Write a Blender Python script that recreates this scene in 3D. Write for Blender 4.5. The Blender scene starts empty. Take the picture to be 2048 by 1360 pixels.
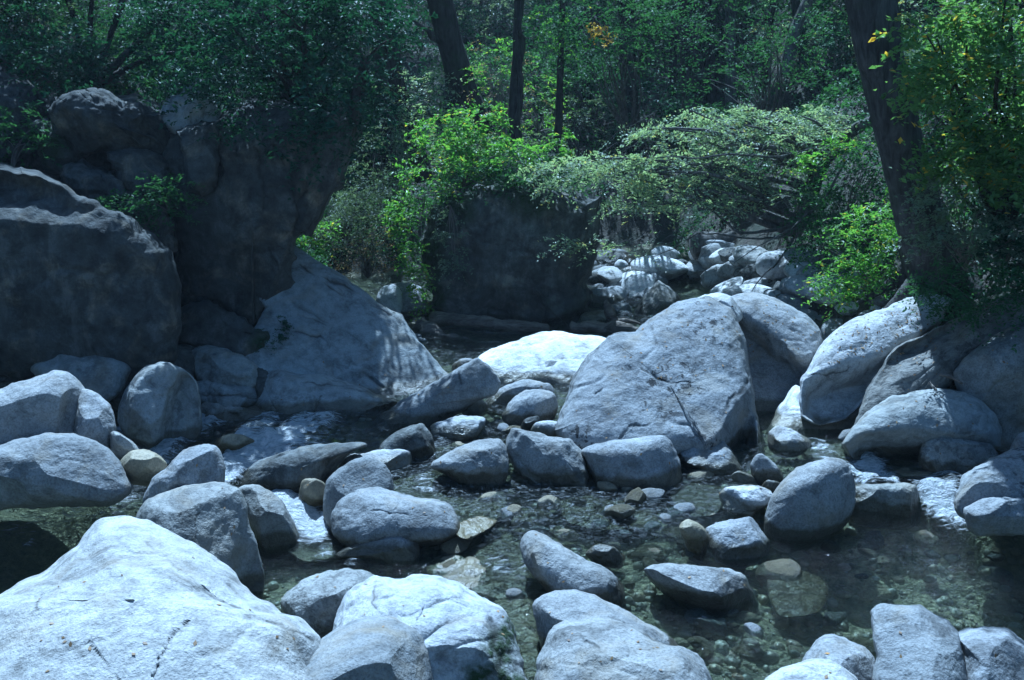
import bpy, math, random
import numpy as np
from mathutils import Vector, Matrix
random.seed(7)
SC = bpy.context.scene
COL = SC.collection
R = math.radians
# ------------------------------------------------------------------ camera
F, EYE, PITCH = 2196.0, 2.6, R(10.0)
cp, sp = math.cos(PITCH), math.sin(PITCH)
cam_d = bpy.data.cameras.new('camera'); cam = bpy.data.objects.new('camera', cam_d); COL.objects.link(cam)
cam.location = (0, 0, EYE); cam.rotation_euler = (R(90) - PITCH, 0, 0)
cam_d.sensor_width = 36.0; cam_d.lens = 36.0 * F / 2048.0
cam_d.clip_start = 0.05; cam_d.clip_end = 600
SC.camera = cam

def rays(u, v):
    u = np.asarray(u, float); v = np.asarray(v, float)
    a = (u - 1024) / F; b = (680 - v) / F
    return a, cp + b * sp, -sp + b * cp
def at(u, v, Y):
    """world point seen at photo pixel (u, v) at a distance Y in front of the eye"""
    a, dy, dz = rays(u, v); t = np.asarray(Y, float) / dy
    return np.stack([a * t, dy * t, EYE + dz * t], -1)
def on_z(u, v, z):
    a, dy, dz = rays(u, v); t = (z - EYE) / dz
    return np.stack([a * t, dy * t, EYE + dz * t], -1)

# ------------------------------------------------------------------ noise
def _h(ix, iy, iz, s):
    n = (ix * 374761393 + iy * 668265263 + iz * 1274126177 + s * 974711) & 0xffffffff
    n = ((n ^ (n >> 13)) * 1103515245 + 12345) & 0xffffffff
    n = ((n ^ (n >> 16)) * 2246822519) & 0xffffffff
    return (n >> 8) / float(1 << 24) * 2 - 1
def vnoise(P, s=0):
    I = np.floor(P).astype(np.int64); f = P - I; w = f * f * f * (f * (f * 6 - 15) + 10)
    o = 0
    for dx in (0, 1):
        for dy in (0, 1):
            for dz in (0, 1):
                k = (w[:, 0] if dx else 1 - w[:, 0]) * (w[:, 1] if dy else 1 - w[:, 1]) * (w[:, 2] if dz else 1 - w[:, 2])
                o = o + k * _h(I[:, 0] + dx, I[:, 1] + dy, I[:, 2] + dz, s)
    return o
def fbm(P, sc=1.0, oct=4, s=0, gain=.5):
    o = 0; a = 1.0
    for k in range(oct):
        o = o + a * vnoise(P * sc * 2.03 ** k + 17.3 * k, s + k); a *= gain
    return o

# ------------------------------------------------------------------ object helpers
def mesh_np(name, V, quads=None, tris=None, smooth=True):
    V = np.asarray(V, np.float32)
    me = bpy.data.meshes.new(name)
    q = np.zeros((0, 4), np.int32) if quads is None else np.asarray(quads, np.int32).reshape(-1, 4)
    t = np.zeros((0, 3), np.int32) if tris is None else np.asarray(tris, np.int32).reshape(-1, 3)
    me.vertices.add(len(V)); me.vertices.foreach_set('co', V.ravel())
    nl = q.size + t.size
    me.loops.add(nl); me.loops.foreach_set('vertex_index', np.concatenate([q.ravel(), t.ravel()]).astype(np.int32))
    me.polygons.add(len(q) + len(t))
    ls = np.concatenate([np.arange(len(q)) * 4, len(q) * 4 + np.arange(len(t)) * 3]).astype(np.int32)
    me.polygons.foreach_set('loop_start', ls)
    me.update(calc_edges=True)
    me.polygons.foreach_set('use_smooth', np.full(len(q) + len(t), smooth))
    me.validate()
    return me
def attr(me, name, vals):
    a = me.attributes.new(name, 'FLOAT', 'POINT'); a.data.foreach_set('value', np.asarray(vals, np.float32))
def link(name, me, mat, parent=None, loc=None):
    o = bpy.data.objects.new(name, me); COL.objects.link(o)
    if mat is not None and len(me.materials) == 0: me.materials.append(mat)
    if parent is not None: o.parent = parent
    if loc is not None: o.location = loc
    return o
def tag(o, label=None, cat=None, group=None, kind=None):
    if label: o['label'] = label
    if cat: o['category'] = cat
    if group: o['group'] = group
    if kind: o['kind'] = kind
    return o
def empty(name, loc):
    o = bpy.data.objects.new(name, None); COL.objects.link(o); o.location = loc; return o
def copy_tree(o, parent=None):
    c = o.copy(); COL.objects.link(c)
    if parent is not None: c.parent = parent
    for ch in [x for x in bpy.data.objects if x.parent == o]: copy_tree(ch, c)
    return c

# ------------------------------------------------------------------ materials
class NT:
    def __init__(s, name):
        s.m = bpy.data.materials.new(name); s.m.use_nodes = True; s.t = s.m.node_tree; s.t.nodes.clear()
        s.out = s.n('ShaderNodeOutputMaterial')
    def n(s, ty, **k):
        x = s.t.nodes.new(ty)
        for a, b in k.items(): setattr(x, a, b)
        return x
    def l(s, a, b): s.t.links.new(a, b)
    def put(s, sock, val):
        if hasattr(val, 'is_linked') or isinstance(val, bpy.types.NodeSocket): s.l(val, sock)
        else: sock.default_value = val
    def noise(s, vec, scale, detail=4, rough=.55, dist=0.0):
        x = s.n('ShaderNodeTexNoise'); s.l(vec, x.inputs['Vector'])
        x.inputs['Scale'].default_value = scale; x.inputs['Detail'].default_value = detail
        x.inputs['Roughness'].default_value = rough; x.inputs['Distortion'].default_value = dist
        return x.outputs['Fac']
    def ramp(s, fac, stops):
        x = s.n('ShaderNodeValToRGB'); s.put(x.inputs[0], fac); e = x.color_ramp.elements
        while len(e) < len(stops): e.new(.5)
        for i, (p, c) in enumerate(stops):
            e[i].position = p; e[i].color = (c, c, c, 1) if not isinstance(c, tuple) else (*c, 1)
        return x.outputs[0]
    def math(s, op, a, b=0.0, clamp=False):
        x = s.n('ShaderNodeMath', operation=op, use_clamp=clamp); s.put(x.inputs[0], a); s.put(x.inputs[1], b); return x.outputs[0]
    def mix(s, fac, a, b, bt='MIX'):
        x = s.n('ShaderNodeMix', data_type='RGBA', blend_type=bt); s.put(x.inputs[0], fac)
        for i, c in ((6, a), (7, b)):
            if isinstance(c, tuple): c = (*c, 1)
            s.put(x.inputs[i], c)
        return x.outputs[2]
    def attr(s, name):
        x = s.n('ShaderNodeAttribute'); x.attribute_name = name; return x.outputs['Fac']
    def coords(s, rnd=True, scale=None):
        tc = s.n('ShaderNodeTexCoord').outputs['Object']
        if scale:
            mp = s.n('ShaderNodeMapping'); s.l(tc, mp.inputs[0]); mp.inputs['Scale'].default_value = scale; tc = mp.outputs[0]
        if rnd:
            oi = s.n('ShaderNodeObjectInfo').outputs['Random']
            a = s.n('ShaderNodeVectorMath', operation='ADD'); s.l(tc, a.inputs[0])
            c = s.n('ShaderNodeCombineXYZ'); k = s.math('MULTIPLY', oi, 37.0)
            s.l(k, c.inputs[0]); s.l(k, c.inputs[1]); s.l(c.outputs[0], a.inputs[1]); tc = a.outputs[0]
        return tc
    def bump(s, h, strength, dist, nrm=None):
        b = s.n('ShaderNodeBump'); s.put(b.inputs['Height'], h)
        b.inputs['Strength'].default_value = strength; b.inputs['Distance'].default_value = dist
        if nrm is not None: s.l(nrm, b.inputs['Normal'])
        return b.outputs[0]

def rock_mat(name, c1, c2, speck=.5, lichen=0.0, streak=0.0, rough=.85, spot=(.02, .02, .022), moss=(.02, .038, .009), bumpy=1.0, wetall=0):
    s = NT(name); co = s.coords()
    big = s.noise(co, 1.7, 5, .6)
    rnd = s.n('ShaderNodeObjectInfo').outputs['Random']
    col = s.mix(s.ramp(big, [(.35, 0.0), (.65, 1.0)]), c1, c2)
    sp_ = s.noise(co, 75, 2, .7)
    k = s.ramp(sp_, [(.32, 1 - speck * .6), (.5, 1.0), (.72, 1 + speck * .3)])
    col = s.mix(1.0, col, k, 'MULTIPLY')
    if name != 'sunlit_pale_granite': col = s.mix(1.0, col, s.ramp(rnd, [(0.0, (.74, .75, .74)), (.25, (1.0, 1.0, 1.0)), (.5, (.84, .83, .79)), (.75, (1.05, 1.05, 1.05)), (1.0, (.80, .82, .84))]), 'MULTIPLY')
    md = s.noise(co, 9, 5, .65)
    col = s.mix(1.0, col, s.ramp(md, [(.3, .62), (.5, 1.0), (.7, 1.16)]), 'MULTIPLY')
    stn = s.noise(co, 2.6, 7, .72, .7); col = s.mix(1.0, col, s.ramp(stn, [(.36, .5), (.46, .95), (.6, 1.0)]), 'MULTIPLY')
    tan = s.noise(co, 3.1, 4, .6, .6)
    col = s.mix(s.ramp(tan, [(.52, 0.0), (.72, .5)]), col, (.25, .21, .14))
    if streak > .5:
        cz = s.noise(co, 4.5, 12, .78, .3); col = s.mix(1.0, col, s.ramp(cz, [(.38, .35), (.5, .95), (.62, 1.7)]), 'MULTIPLY')
        cv = s.noise(s.coords(True, (5, 5, .5)), 1.3, 8, .7, .4); col = s.mix(s.ramp(cv, [(.56, 0.0), (.66, .5)]), col, (.15, .15, .14))
    if streak:
        st = s.noise(s.coords(True, (7, 7, .8)), 1.6, 6, .65)
        col = s.mix(s.ramp(st, [(.45, 0.0), (.7, streak)]), col, (.05, .05, .045))
    if lichen:
        li = s.noise(co, 11, 6, .72, .4); lm = s.noise(co, 1.4, 2, .5)
        m = s.math('MULTIPLY', s.ramp(li, [(.53, 0.0), (.58, 1.0)]), s.ramp(lm, [(.45, 0.0), (.6, lichen)]))
        col = s.mix(m, col, spot)
    mo = s.attr('moss'); mn = s.noise(co, 14, 5, .7)
    mm = s.math('MULTIPLY', mo, s.ramp(mn, [(.3, .25), (.55, 1.0)]), True)
    mc = s.mix(s.noise(co, 60, 3, .6), (moss[0] * .5, moss[1] * .5, moss[2] * .5), (moss[0] * 1.5, moss[1] * 1.5, moss[2] * 1.5))
    col = s.mix(mm, col, mc)
    ck = s.attr('crack')
    col = s.mix(s.math('MULTIPLY', ck, .9, True), col, (.02, .02, .018))
    wet = s.attr('wet') if not wetall else s.math('ADD', wetall, 0.0)
    wn = s.math('ADD', wet, s.math('MULTIPLY', s.math('SUBTRACT', s.noise(co, 6, 4, .6), .5), .7))
    wm = s.ramp(wn, [(.42, 0.0), (.6, 1.0)])
    col = s.mix(wm, col, s.mix(1.0, col, (.36, .335, .26), 'MULTIPLY'))
    b = s.n('ShaderNodeBsdfPrincipled'); s.l(col, b.inputs['Base Color'])
    s.l(s.ramp(wm, [(0.0, rough), (1.0, .28)]), b.inputs['Roughness'])
    b.inputs['Specular IOR Level'].default_value = .35
    hh = s.math('ADD', s.math('MULTIPLY', md, .6), s.math('MULTIPLY', s.noise(co, 30, 4, .7), .25))
    hh = s.math('ADD', hh, s.math('MULTIPLY', s.noise(co, 90, 2, .6), .10))
    hh = s.math('ADD', hh, s.math('MULTIPLY', mm, s.math('MULTIPLY', mn, .8)))
    s.l(s.bump(hh, .75 * bumpy, .045), b.inputs['Normal'])
    s.l(b.outputs[0], s.out.inputs[0])
    return s.m

def leaf_mat(name, ca, cb, cc=None, trans=.45, rough=.35, spec=.5):
    s = NT(name)
    g = s.n('ShaderNodeNewGeometry').outputs['Random Per Island']
    st = [(0.0, ca), (.75, cb)]
    if cc: st += [(.93, cb), (.97, cc)]
    col = s.ramp(g, st)
    b = s.n('ShaderNodeBsdfPrincipled'); s.l(col, b.inputs['Base Color'])
    b.inputs['Roughness'].default_value = rough; b.inputs['Specular IOR Level'].default_value = spec
    t = s.n('ShaderNodeBsdfTranslucent'); s.l(s.mix(1.0, col, (1.5, 1.5, .7), 'MULTIPLY'), t.inputs[0])
    m = s.n('ShaderNodeMixShader'); m.inputs[0].default_value = trans
    s.l(b.outputs[0], m.inputs[1]); s.l(t.outputs[0], m.inputs[2]); s.l(m.outputs[0], s.out.inputs[0])
    return s.m

def bark_mat(name, c1, c2, stretch=(9, 9, 1.2), moss=0.0):
    s = NT(name); co = s.coords(True, stretch); co2 = s.coords()
    a = s.noise(co, 2.5, 6, .65, .5)
    col = s.mix(s.ramp(a, [(.35, 0.0), (.65, 1.0)]), c1, c2)
    col = s.mix(1.0, col, s.ramp(s.noise(co2, 5, 4, .6), [(.3, .6), (.7, 1.25)]), 'MULTIPLY')
    if moss: col = s.mix(s.ramp(s.noise(co2, 4, 5, .65), [(.5, 0.0), (.65, moss)]), col, (.03, .05, .015))
    b = s.n('ShaderNodeBsdfPrincipled'); s.l(col, b.inputs['Base Color']); b.inputs['Roughness'].default_value = .9
    b.inputs['Specular IOR Level'].default_value = .2
    s.l(s.bump(a, .9, .03), b.inputs['Normal']); s.l(b.outputs[0], s.out.inputs[0])
    return s.m

M = {}
M['granite'] = rock_mat('granite', (.25, .255, .26), (.34, .345, .35), .6, lichen=.3)
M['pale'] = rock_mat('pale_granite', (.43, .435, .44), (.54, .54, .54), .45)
M['white'] = rock_mat('sunlit_pale_granite', (.66, .66, .65), (.74, .74, .73), .25)  # very pale rock, whitened further to carry the full sun
M['wetstone'] = rock_mat('wet_granite', (.24, .24, .225), (.33, .33, .31), .5, lichen=.5, rough=.6)
M['awash'] = rock_mat('stone_awash', (.42, .40, .33), (.55, .52, .42), .5, rough=.5, wetall=.75)
M['striated'] = rock_mat('striated_granite', (.20, .20, .195), (.30, .295, .28), .35, lichen=.6, streak=.5, bumpy=1.4)
M['lichen'] = rock_mat('lichen_granite', (.25, .255, .265), (.34, .35, .36), .55, lichen=.95)
M['dark'] = rock_mat('dark_granite', (.10, .105, .105), (.17, .175, .17), .4, lichen=.6, streak=.6)
M['cliff'] = rock_mat('shaded_cliff_granite', (.042, .045, .045), (.085, .088, .084), .35, lichen=.5, streak=.75, bumpy=1.2)  # base colour darkened to carry the shade on the cliff
M['slab'] = rock_mat('slab_granite', (.30, .31, .305), (.38, .39, .38), .3, lichen=.35, streak=.25)
M['tan'] = rock_mat('tan_stone', (.30, .26, .17), (.38, .34, .24), .45, rough=.6)
M['mossy'] = rock_mat('mossy_shaded_granite', (.062, .066, .064), (.115, .118, .11), .35, lichen=.5, streak=.85, bumpy=1.3)  # shade of the cube face is put into this dark base
M['bark_dark'] = bark_mat('dark_bark', (.03, .026, .022), (.08, .072, .062), moss=.5)
M['bark_grey'] = bark_mat('grey_bark', (.07, .062, .055), (.2, .19, .18), moss=.3)
M['bark_mid'] = bark_mat('mid_bark', (.035, .032, .03), (.11, .105, .10), moss=.25)
M['twig'] = bark_mat('twig_bark', (.12, .10, .085), (.26, .23, .21))
M['drift'] = bark_mat('driftwood', (.10, .085, .07), (.27, .235, .2), (2, 9, 9))
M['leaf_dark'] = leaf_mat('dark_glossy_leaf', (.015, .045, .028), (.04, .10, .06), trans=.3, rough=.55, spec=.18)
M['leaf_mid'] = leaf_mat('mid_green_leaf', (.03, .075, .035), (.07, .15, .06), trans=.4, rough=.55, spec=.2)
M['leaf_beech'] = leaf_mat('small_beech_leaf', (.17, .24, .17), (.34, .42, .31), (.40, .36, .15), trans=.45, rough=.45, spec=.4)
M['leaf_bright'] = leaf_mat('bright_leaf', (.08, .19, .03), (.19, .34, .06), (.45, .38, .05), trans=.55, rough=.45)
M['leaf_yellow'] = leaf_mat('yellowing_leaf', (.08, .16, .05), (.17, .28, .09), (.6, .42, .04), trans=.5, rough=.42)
M['leaf_orange'] = leaf_mat('orange_leaf', (.42, .24, .04), (.5, .36, .06), trans=.5)
M['leaf_dry'] = leaf_mat('dry_leaf', (.2, .13, .09), (.34, .26, .18), trans=.3, rough=.7)
M['leaf_grey'] = leaf_mat('grey_green_leaf', (.08, .12, .085), (.18, .23, .17), trans=.35, rough=.5, spec=.3)

# ------------------------------------------------------------------ water level
WC = [(200,1360,0),(700,1400,0),(1000,1360,0),(1500,1360,0),(2048,1360,0),(1700,1150,0),(2000,1100,0),(1500,1250,0),(1300,1150,.02),
 (1100,1100,.05),(850,1150,0),(560,1140,-.02),(620,1060,.02),(100,1050,-.02),(20,1120,-.06),(200,1000,0),(-80,1000,0),(1100,1000,.12),(1300,1000,.12),
 (1560,1085,0),(1900,1045,0),(1890,965,.2),(1740,945,.2),(1800,900,.26),(1600,900,.28),(1450,960,.16),(900,960,.18),(850,1010,.14),
 (960,900,.24),(1000,820,.3),(590,1000,.09),(470,940,.14),(300,870,.2),(100,880,.1),(550,860,.27),(680,840,.3),(1120,760,.36),(1000,740,.38),
 (1100,690,.42),(1300,630,.55),(1260,600,.62),(1400,570,.75),(1600,560,.8),(900,640,.5),(1250,540,.85),(1500,520,.95),(1350,500,1.1)]
_WP = np.array([on_z(u, v, z) for u, v, z in WC])
def water_z(x, y):
    x = np.asarray(x, float); y = np.asarray(y, float); sh = x.shape; x = x.ravel(); y = y.ravel()
    num = np.zeros_like(x); den = np.zeros_like(x)
    for p in _WP:
        w = 1.0 / (((x - p[0]) ** 2 + (y - p[1]) ** 2) + .02) ** 2
        num += w * p[2]; den += w
    return (num / den).reshape(sh)
def on_water(u, v):
    z = .2
    for _ in range(12):
        p = on_z(u, v, z); z = .5 * z + .5 * float(water_z(p[0], p[1]))
    return on_z(u, v, z)

# ------------------------------------------------------------------ boulders
def smooth_loop(pts, n, tension=.5):
    P = np.array(pts, float); k = len(P); out = []
    seg = np.linalg.norm(np.roll(P, -1, 0) - P, axis=1); cnt = np.maximum(2, np.round(seg / seg.sum() * n)).astype(int)
    for i in range(k):
        p0, p1, p2, p3 = P[i - 1], P[i], P[(i + 1) % k], P[(i + 2) % k]
        m1 = (p2 - p0) * tension; m2 = (p3 - p1) * tension
        m1 *= min(1, seg[i] / (np.linalg.norm(p2 - p0) * .5 + 1e-6)); m2 *= min(1, seg[i] / (np.linalg.norm(p3 - p1) * .5 + 1e-6))
        t = np.linspace(0, 1, cnt[i], endpoint=False)[:, None]
        out.append((2*t**3-3*t**2+1)*p1 + (t**3-2*t**2+t)*m1 + (-2*t**3+3*t**2)*p2 + (t**3-t**2)*m2)
    return np.concatenate(out)
def seg_dist(U, V, a, b):
    ax, ay = a; bx, by = b; dx, dy = bx - ax, by - ay; L = dx * dx + dy * dy + 1e-9
    t = np.clip(((U - ax) * dx + (V - ay) * dy) / L, 0, 1)
    return np.hypot(U - ax - t * dx, V - ay - t * dy)
_seed = [100]
def boulder(label, pts, mat='granite', base=None, Y=None, T=None, Tb=None, p=2.3, lean=0.0, turn=0.0, c=None, cuts=0, facets=(), cracks=(), humps=(),
            moss=(), mossr=0, noise=.05, nsc=None, sink=.22, tension=.42, name='boulder', cat='boulder', group=None, wet=True, ribs=None, res=1.0, jag=.55):
    """a boulder with the outline seen in the photo, its own distance, thickness, lean, facets and cracks"""
    _seed[0] += 1; sd = _seed[0]; rng = np.random.default_rng(sd)
    P = np.array(pts, float)
    u0, v0, u1, v1 = P[:, 0].min(), P[:, 1].min(), P[:, 0].max(), P[:, 1].max()
    cu, cv = c if c is not None else (P[:, 0].mean() * .5 + (u0 + u1) * .25, P[:, 1].mean() * .5 + (v0 + v1) * .25)
    if base is None: base = v1
    if Y is None:
        w = on_water((u0 + u1) / 2, base); Y = w[1]; place = True
    else: place = False
    mpp = Y / F                                             # metres per pixel there
    if lean == 'flat':
        wv_ = on_water(cu, cv); wv_ = on_z(cu, cv, wv_[2] - .05); Y = wv_[1]; mpp = Y / F; lean = 1 / math.sin(math.atan((EYE - wv_[2]) / Y)); place = False; sink = 0; cuts = -1
    if T is None: T = .42 * min(u1 - u0, 1.6 * (v1 - v0)) * mpp
    if Tb is None: Tb = T * 1.1
    if place: Y = Y + .45 * T
    lo = P[:, 1] > cv
    P[lo, 1] += sink * (v1 - v0) * (P[lo, 1] - cv) / max(1, v1 - cv)
    size = max(u1 - u0, v1 - v0)
    nseg = int(np.clip(size * 1.05 * res, 48, 580)); nr = int(np.clip(size * .26 * res, 14, 150))
    L = smooth_loop(P, nseg, tension); nseg = len(L)
    tg = np.roll(L, -1, 0) - np.roll(L, 1, 0); tg = np.stack([-tg[:, 1], tg[:, 0]], -1) / (np.linalg.norm(tg, axis=1, keepdims=True) + 1e-6)
    Lz = np.stack([L[:, 0], L[:, 1], L[:, 0] * 0], -1)
    L = L + tg * (jag * size * (.016 * fbm(Lz, 5.0 / size, 3, sd) + .010 * fbm(Lz, 16.0 / size, 3, sd + 3)))[:, None]
    ph = np.linspace(0, math.pi / 2, nr + 1)
    rho = np.sin(ph)
    rr = np.concatenate([rho[1:], rho[1:-1][::-1]])         # front centre -> rim -> back centre
    sgn = np.concatenate([np.ones(nr), -np.ones(nr - 1)])
    prof = np.clip(1 - rr ** p, 0, 1) ** (1 / p)
    U = cu + rr[:, None] * (L[None, :, 0] - cu); V = cv + rr[:, None] * (L[None, :, 1] - cv)
    Bf = np.where(sgn > 0, T, -Tb) * prof
    B = np.repeat(Bf[:, None], nseg, 1); S = np.repeat(sgn[:, None], nseg, 1); Rr = np.repeat(rr[:, None], nseg, 1)
    U = np.concatenate([[cu], U.ravel(), [cu]]); V = np.concatenate([[cv], V.ravel(), [cv]])
    B = np.concatenate([[T], B.ravel(), [-Tb]]); S = np.concatenate([[1], S.ravel(), [-1]]); Rr = np.concatenate([[0], Rr.ravel(), [0]])
    ed = (1 - Rr ** 6) * (S > 0)
    CK = np.zeros_like(U)
    for a, b, sl in facets:
        dx, dy = b[0] - a[0], b[1] - a[1]; Ln = math.hypot(dx, dy)
        d = ((U - a[0]) * dy - (V - a[1]) * dx) / Ln      # positive left of a->b as seen
        d = d + 5 * fbm(np.stack([U * .02, V * .02, U * 0], -1), 1, 2, sd)
        B = B - ed * sl * mpp * np.logaddexp(0, d / 4) * 4
    for hu, hv, hr, hh in humps:
        B = B + ed * hh * np.exp(-((U - hu) ** 2 + (V - hv) ** 2) / hr ** 2)
    if ribs:
        ang, wl, am = ribs; q = (U * math.cos(ang) + V * math.sin(ang)) + 14 * fbm(np.stack([U * .012, V * .012, U * 0], -1), 1, 2, sd)
        B = B - ed * am * (1 - np.abs(np.sin(math.pi * q / wl))) ** 2
    B = np.where(S > 0, np.maximum(B, .02 * T * (1 - Rr)), B)
    for line, wd, dp in cracks:
        dm = np.full(U.shape, 1e9)
        j = 7 * fbm(np.stack([U * .035, V * .035, U * 0 + 3], -1), 1, 4, sd) 
        for a, b in zip(line[:-1], line[1:]): dm = np.minimum(dm, seg_dist(U + j, V + j, a, b))
        br = np.clip(.75 + .9 * fbm(np.stack([U * .03, V * .03, U * 0 + 9], -1), 1, 2, sd + 5), 0, 1); wv = np.maximum(wd * (.35 + .5 * br), 1.0 * size / min(nr * 4, nseg))
        g = np.exp(-(dm / wv) ** 2) * (S > 0) * br
        B = B - .6 * dp * g * (1 - Rr ** 10); CK = np.maximum(CK, .8 * np.exp(-(dm / (wv * .7)) ** 2) * (S > 0) * br)
    Yv = Y - B
    pz = (cv - V) * mpp; px = (U - cu) * mpp
    Yv = Yv + lean * pz + turn * px
    Yv = np.maximum(Yv, 1.2)
    W = at(U, V, Yv)
    ctr = at(cu, cv, Y)
    # faces
    n = nseg; rows = 2 * nr - 1
    i = np.arange(rows - 1)[:, None] * n + np.arange(n)[None] + 1; j = np.arange(rows - 1)[:, None] * n + (np.arange(n)[None] + 1) % n + 1
    quads = np.stack([i, j, j + n, i + n], -1).reshape(-1, 4)
    k = np.arange(n); last = 1 + (rows - 1) * n
    tris = np.concatenate([np.stack([np.zeros(n, int), (k + 1) % n + 1, k + 1], -1),
                           np.stack([np.full(n, 1 + rows * n), last + k, last + (k + 1) % n], -1)])
    # flat cleavage planes
    if cuts == 0 and name in ('boulder', 'cliff_block'): cuts = 8; lim = (.74, .95)
    else: lim = (.7, .93)
    if cuts > 0:
        X = W - ctr
        for _ in range(cuts):
            nn = rng.normal(size=3); nn[1] = -abs(nn[1]) * rng.choice([1, 1, .3]); nn[2] = nn[2] * .8 + .25; nn /= np.linalg.norm(nn)
            dd = X @ nn; h = np.max(dd) * rng.uniform(*lim)
            ov = np.maximum(dd - h, 0)
            X = X - ov[:, None] * nn * .93 * (.25 + .75 * (1 - Rr ** 6))[:, None]
        W = X + ctr
    # relief
    e1 = W[quads[:, 2]] - W[quads[:, 0]]; e2 = W[quads[:, 3]] - W[quads[:, 1]]; fn = np.cross(e1, e2)
    N = np.zeros_like(W)
    for q in range(4): np.add.at(N, quads[:, q], fn)
    N /= np.linalg.norm(N, axis=1, keepdims=True) + 1e-9
    if np.mean(np.sum(N * (W - ctr), 1)) < 0: N = -N; quads = quads[:, ::-1]; tris = tris[:, ::-1]
    sm = size * mpp; fs = (nsc or 2.2) / sm
    noise = noise * 1.25
    dis = noise * sm * (.55 * fbm(W, fs, 3, sd) + .3 * fbm(W, fs * 4.1, 4, sd + 9)) * .55
    rid = 1 - np.abs(fbm(W, fs * 1.7, 2, sd + 30)); dis -= noise * sm * .25 * np.clip(rid - .82, 0, 1) * 3
    W = W + N * dis[:, None]
    org = np.array([ctr[0], ctr[1], W[:, 2].min()])
    me = mesh_np('rock', W - org, quads, tris)
    if wet:
        hz = W[:, 2] - water_z(W[:, 0], W[:, 1])
        attr(me, 'wet', np.clip(1.0 - hz / .20, 0, 1))
    if cracks: attr(me, 'crack', CK)
    if moss or mossr:
        mo = np.zeros_like(U)
        for mu, mv, mr in moss: mo = np.maximum(mo, np.clip(1.5 - np.hypot(U - mu, V - mv) / mr - .4 * fbm(np.stack([U * .03, V * .03, U * 0], -1), 1, 3, sd), 0, 1))
        if mossr: mo = np.maximum(mo, np.clip(mossr * (N[:, 2] - .15) * 2, 0, 1))
        attr(me, 'moss', mo)
    o = link(name, me, M[mat], None, org)
    tag(o, label, cat, group)
    return o
# ------------------------------------------------------------------ the boulders, front to back
B = boulder
GS = 'granite boulders of the stream bed'
B('largest pale domed boulder filling the near bottom corner, cracked down its flank', [(-120,1230),(0,1178),(75,1150),(150,1092),(205,1048),(250,1033),(300,1043),(360,1074),(430,1112),(500,1168),(560,1217),(605,1243),(640,1275),(640,1330),(640,1480),(300,1560),(-120,1560)],
  'pale', Y=4.95, T=.62, p=2.0, lean=1.25, c=(270,1200), cuts=-1, cracks=[([(290,1080),(330,1112),(420,1180),(520,1238),(620,1280)],4,.03),([(375,1235),(330,1310),(300,1350)],3,.02),([(175,1285),(215,1330),(240,1365)],3,.02),([(95,1170),(70,1220),(40,1260)],2.5,.012)],
  humps=[(270,1110,40,-.05),(285,1135,22,-.035)], noise=.022, group=GS, sink=0)
B('smooth grey boulder wedged against the big pale dome at the bottom edge', [(530,1380),(590,1318),(640,1280),(690,1250),(740,1232),(790,1236),(830,1262),(857,1305),(868,1360),(872,1480),(520,1480)], 'granite', Y=4.65, T=.4, p=2.2, lean=1.15, noise=.025, group=GS, sink=0)
B('ribbed boulder with a dark mossy notch down one end', [(640,1330),(668,1230),(700,1180),(745,1158),(790,1156),(840,1149),(890,1160),(950,1184),(985,1204),(1018,1222),(1038,1268),(1046,1330),(1050,1480),(660,1480)], 'pale', Y=5.15, T=.45, p=2.4, lean=1.2,
  facets=[((975,1190),(970,1420),.9)], cracks=[([(760,1160),(745,1210),(790,1260)],5,.02),([(880,1165),(850,1210),(830,1240)],4,.015),([(975,1220),(990,1260),(1000,1330),(990,1400)],14,.06)], ribs=(1.15,52,.018), moss=[(1000,1300,42),(1005,1370,45),(1025,1250,22),(975,1340,25)], noise=.035, group=GS, sink=0)
B('wet glossy rock lapped by water between pale dome and ribbed boulder', [(560,1205),(600,1165),(650,1142),(710,1138),(752,1152),(720,1190),(690,1230),(660,1260),(600,1250)], 'wetstone', Y=5.75, T=.22, lean=.9, noise=.05, group=GS)
B('broken grey boulder with dark chips out of its face at the bottom edge', [(1072,1330),(1092,1282),(1108,1252),(1160,1240),(1222,1242),(1270,1256),(1322,1284),(1392,1302),(1420,1340),(1430,1480),(1080,1480)], 'granite', Y=4.8, T=.35, p=2.8, lean=1.25, cracks=[([(1175,1290),(1198,1296)],7,.02),([(1235,1305),(1243,1312)],5,.02),([(1262,1252),(1290,1270),(1330,1290)],3,.015)], noise=.03, group=GS, sink=0, mossr=0)
B('long half sunk boulder sloping behind the chipped boulder', [(1060,1215),(1095,1187),(1150,1181),(1220,1204),(1300,1248),(1368,1282),(1372,1310),(1290,1330),(1180,1330),(1090,1300)], 'granite', base=1312, T=.32, lean=.8, noise=.03, group=GS)
B('square cut grey boulder standing in the clear pool', [(1742,1222),(1768,1207),(1842,1210),(1866,1228),(1892,1240),(1918,1268),(1932,1310),(1934,1480),(1738,1480),(1750,1320)], 'granite', Y=4.7, T=.33, p=3.6, lean=.9, tension=.2, facets=[((1750,1225),(1760,1420),-.0),((1880,1235),(1905,1420),.8)], noise=.025, group=GS, sink=0)
B('low pale boulder with a flat top beside the square cut boulder', [(1908,1268),(1960,1254),(2015,1257),(2045,1280),(2090,1320),(2090,1480),(1930,1480),(1922,1310)], 'granite', Y=4.75, T=.35, p=2.8, lean=.8, facets=[((1945,1262),(1965,1420),-.0)], noise=.03, group=GS, sink=0)
B('narrow sloping boulder leaning at the foot of the square cut boulder', [(1595,1340),(1628,1283),(1662,1269),(1700,1282),(1742,1310),(1762,1360),(1762,1480),(1590,1480)], 'granite', Y=4.85, T=.3, lean=.8, noise=.03, group=GS, sink=0)
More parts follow.
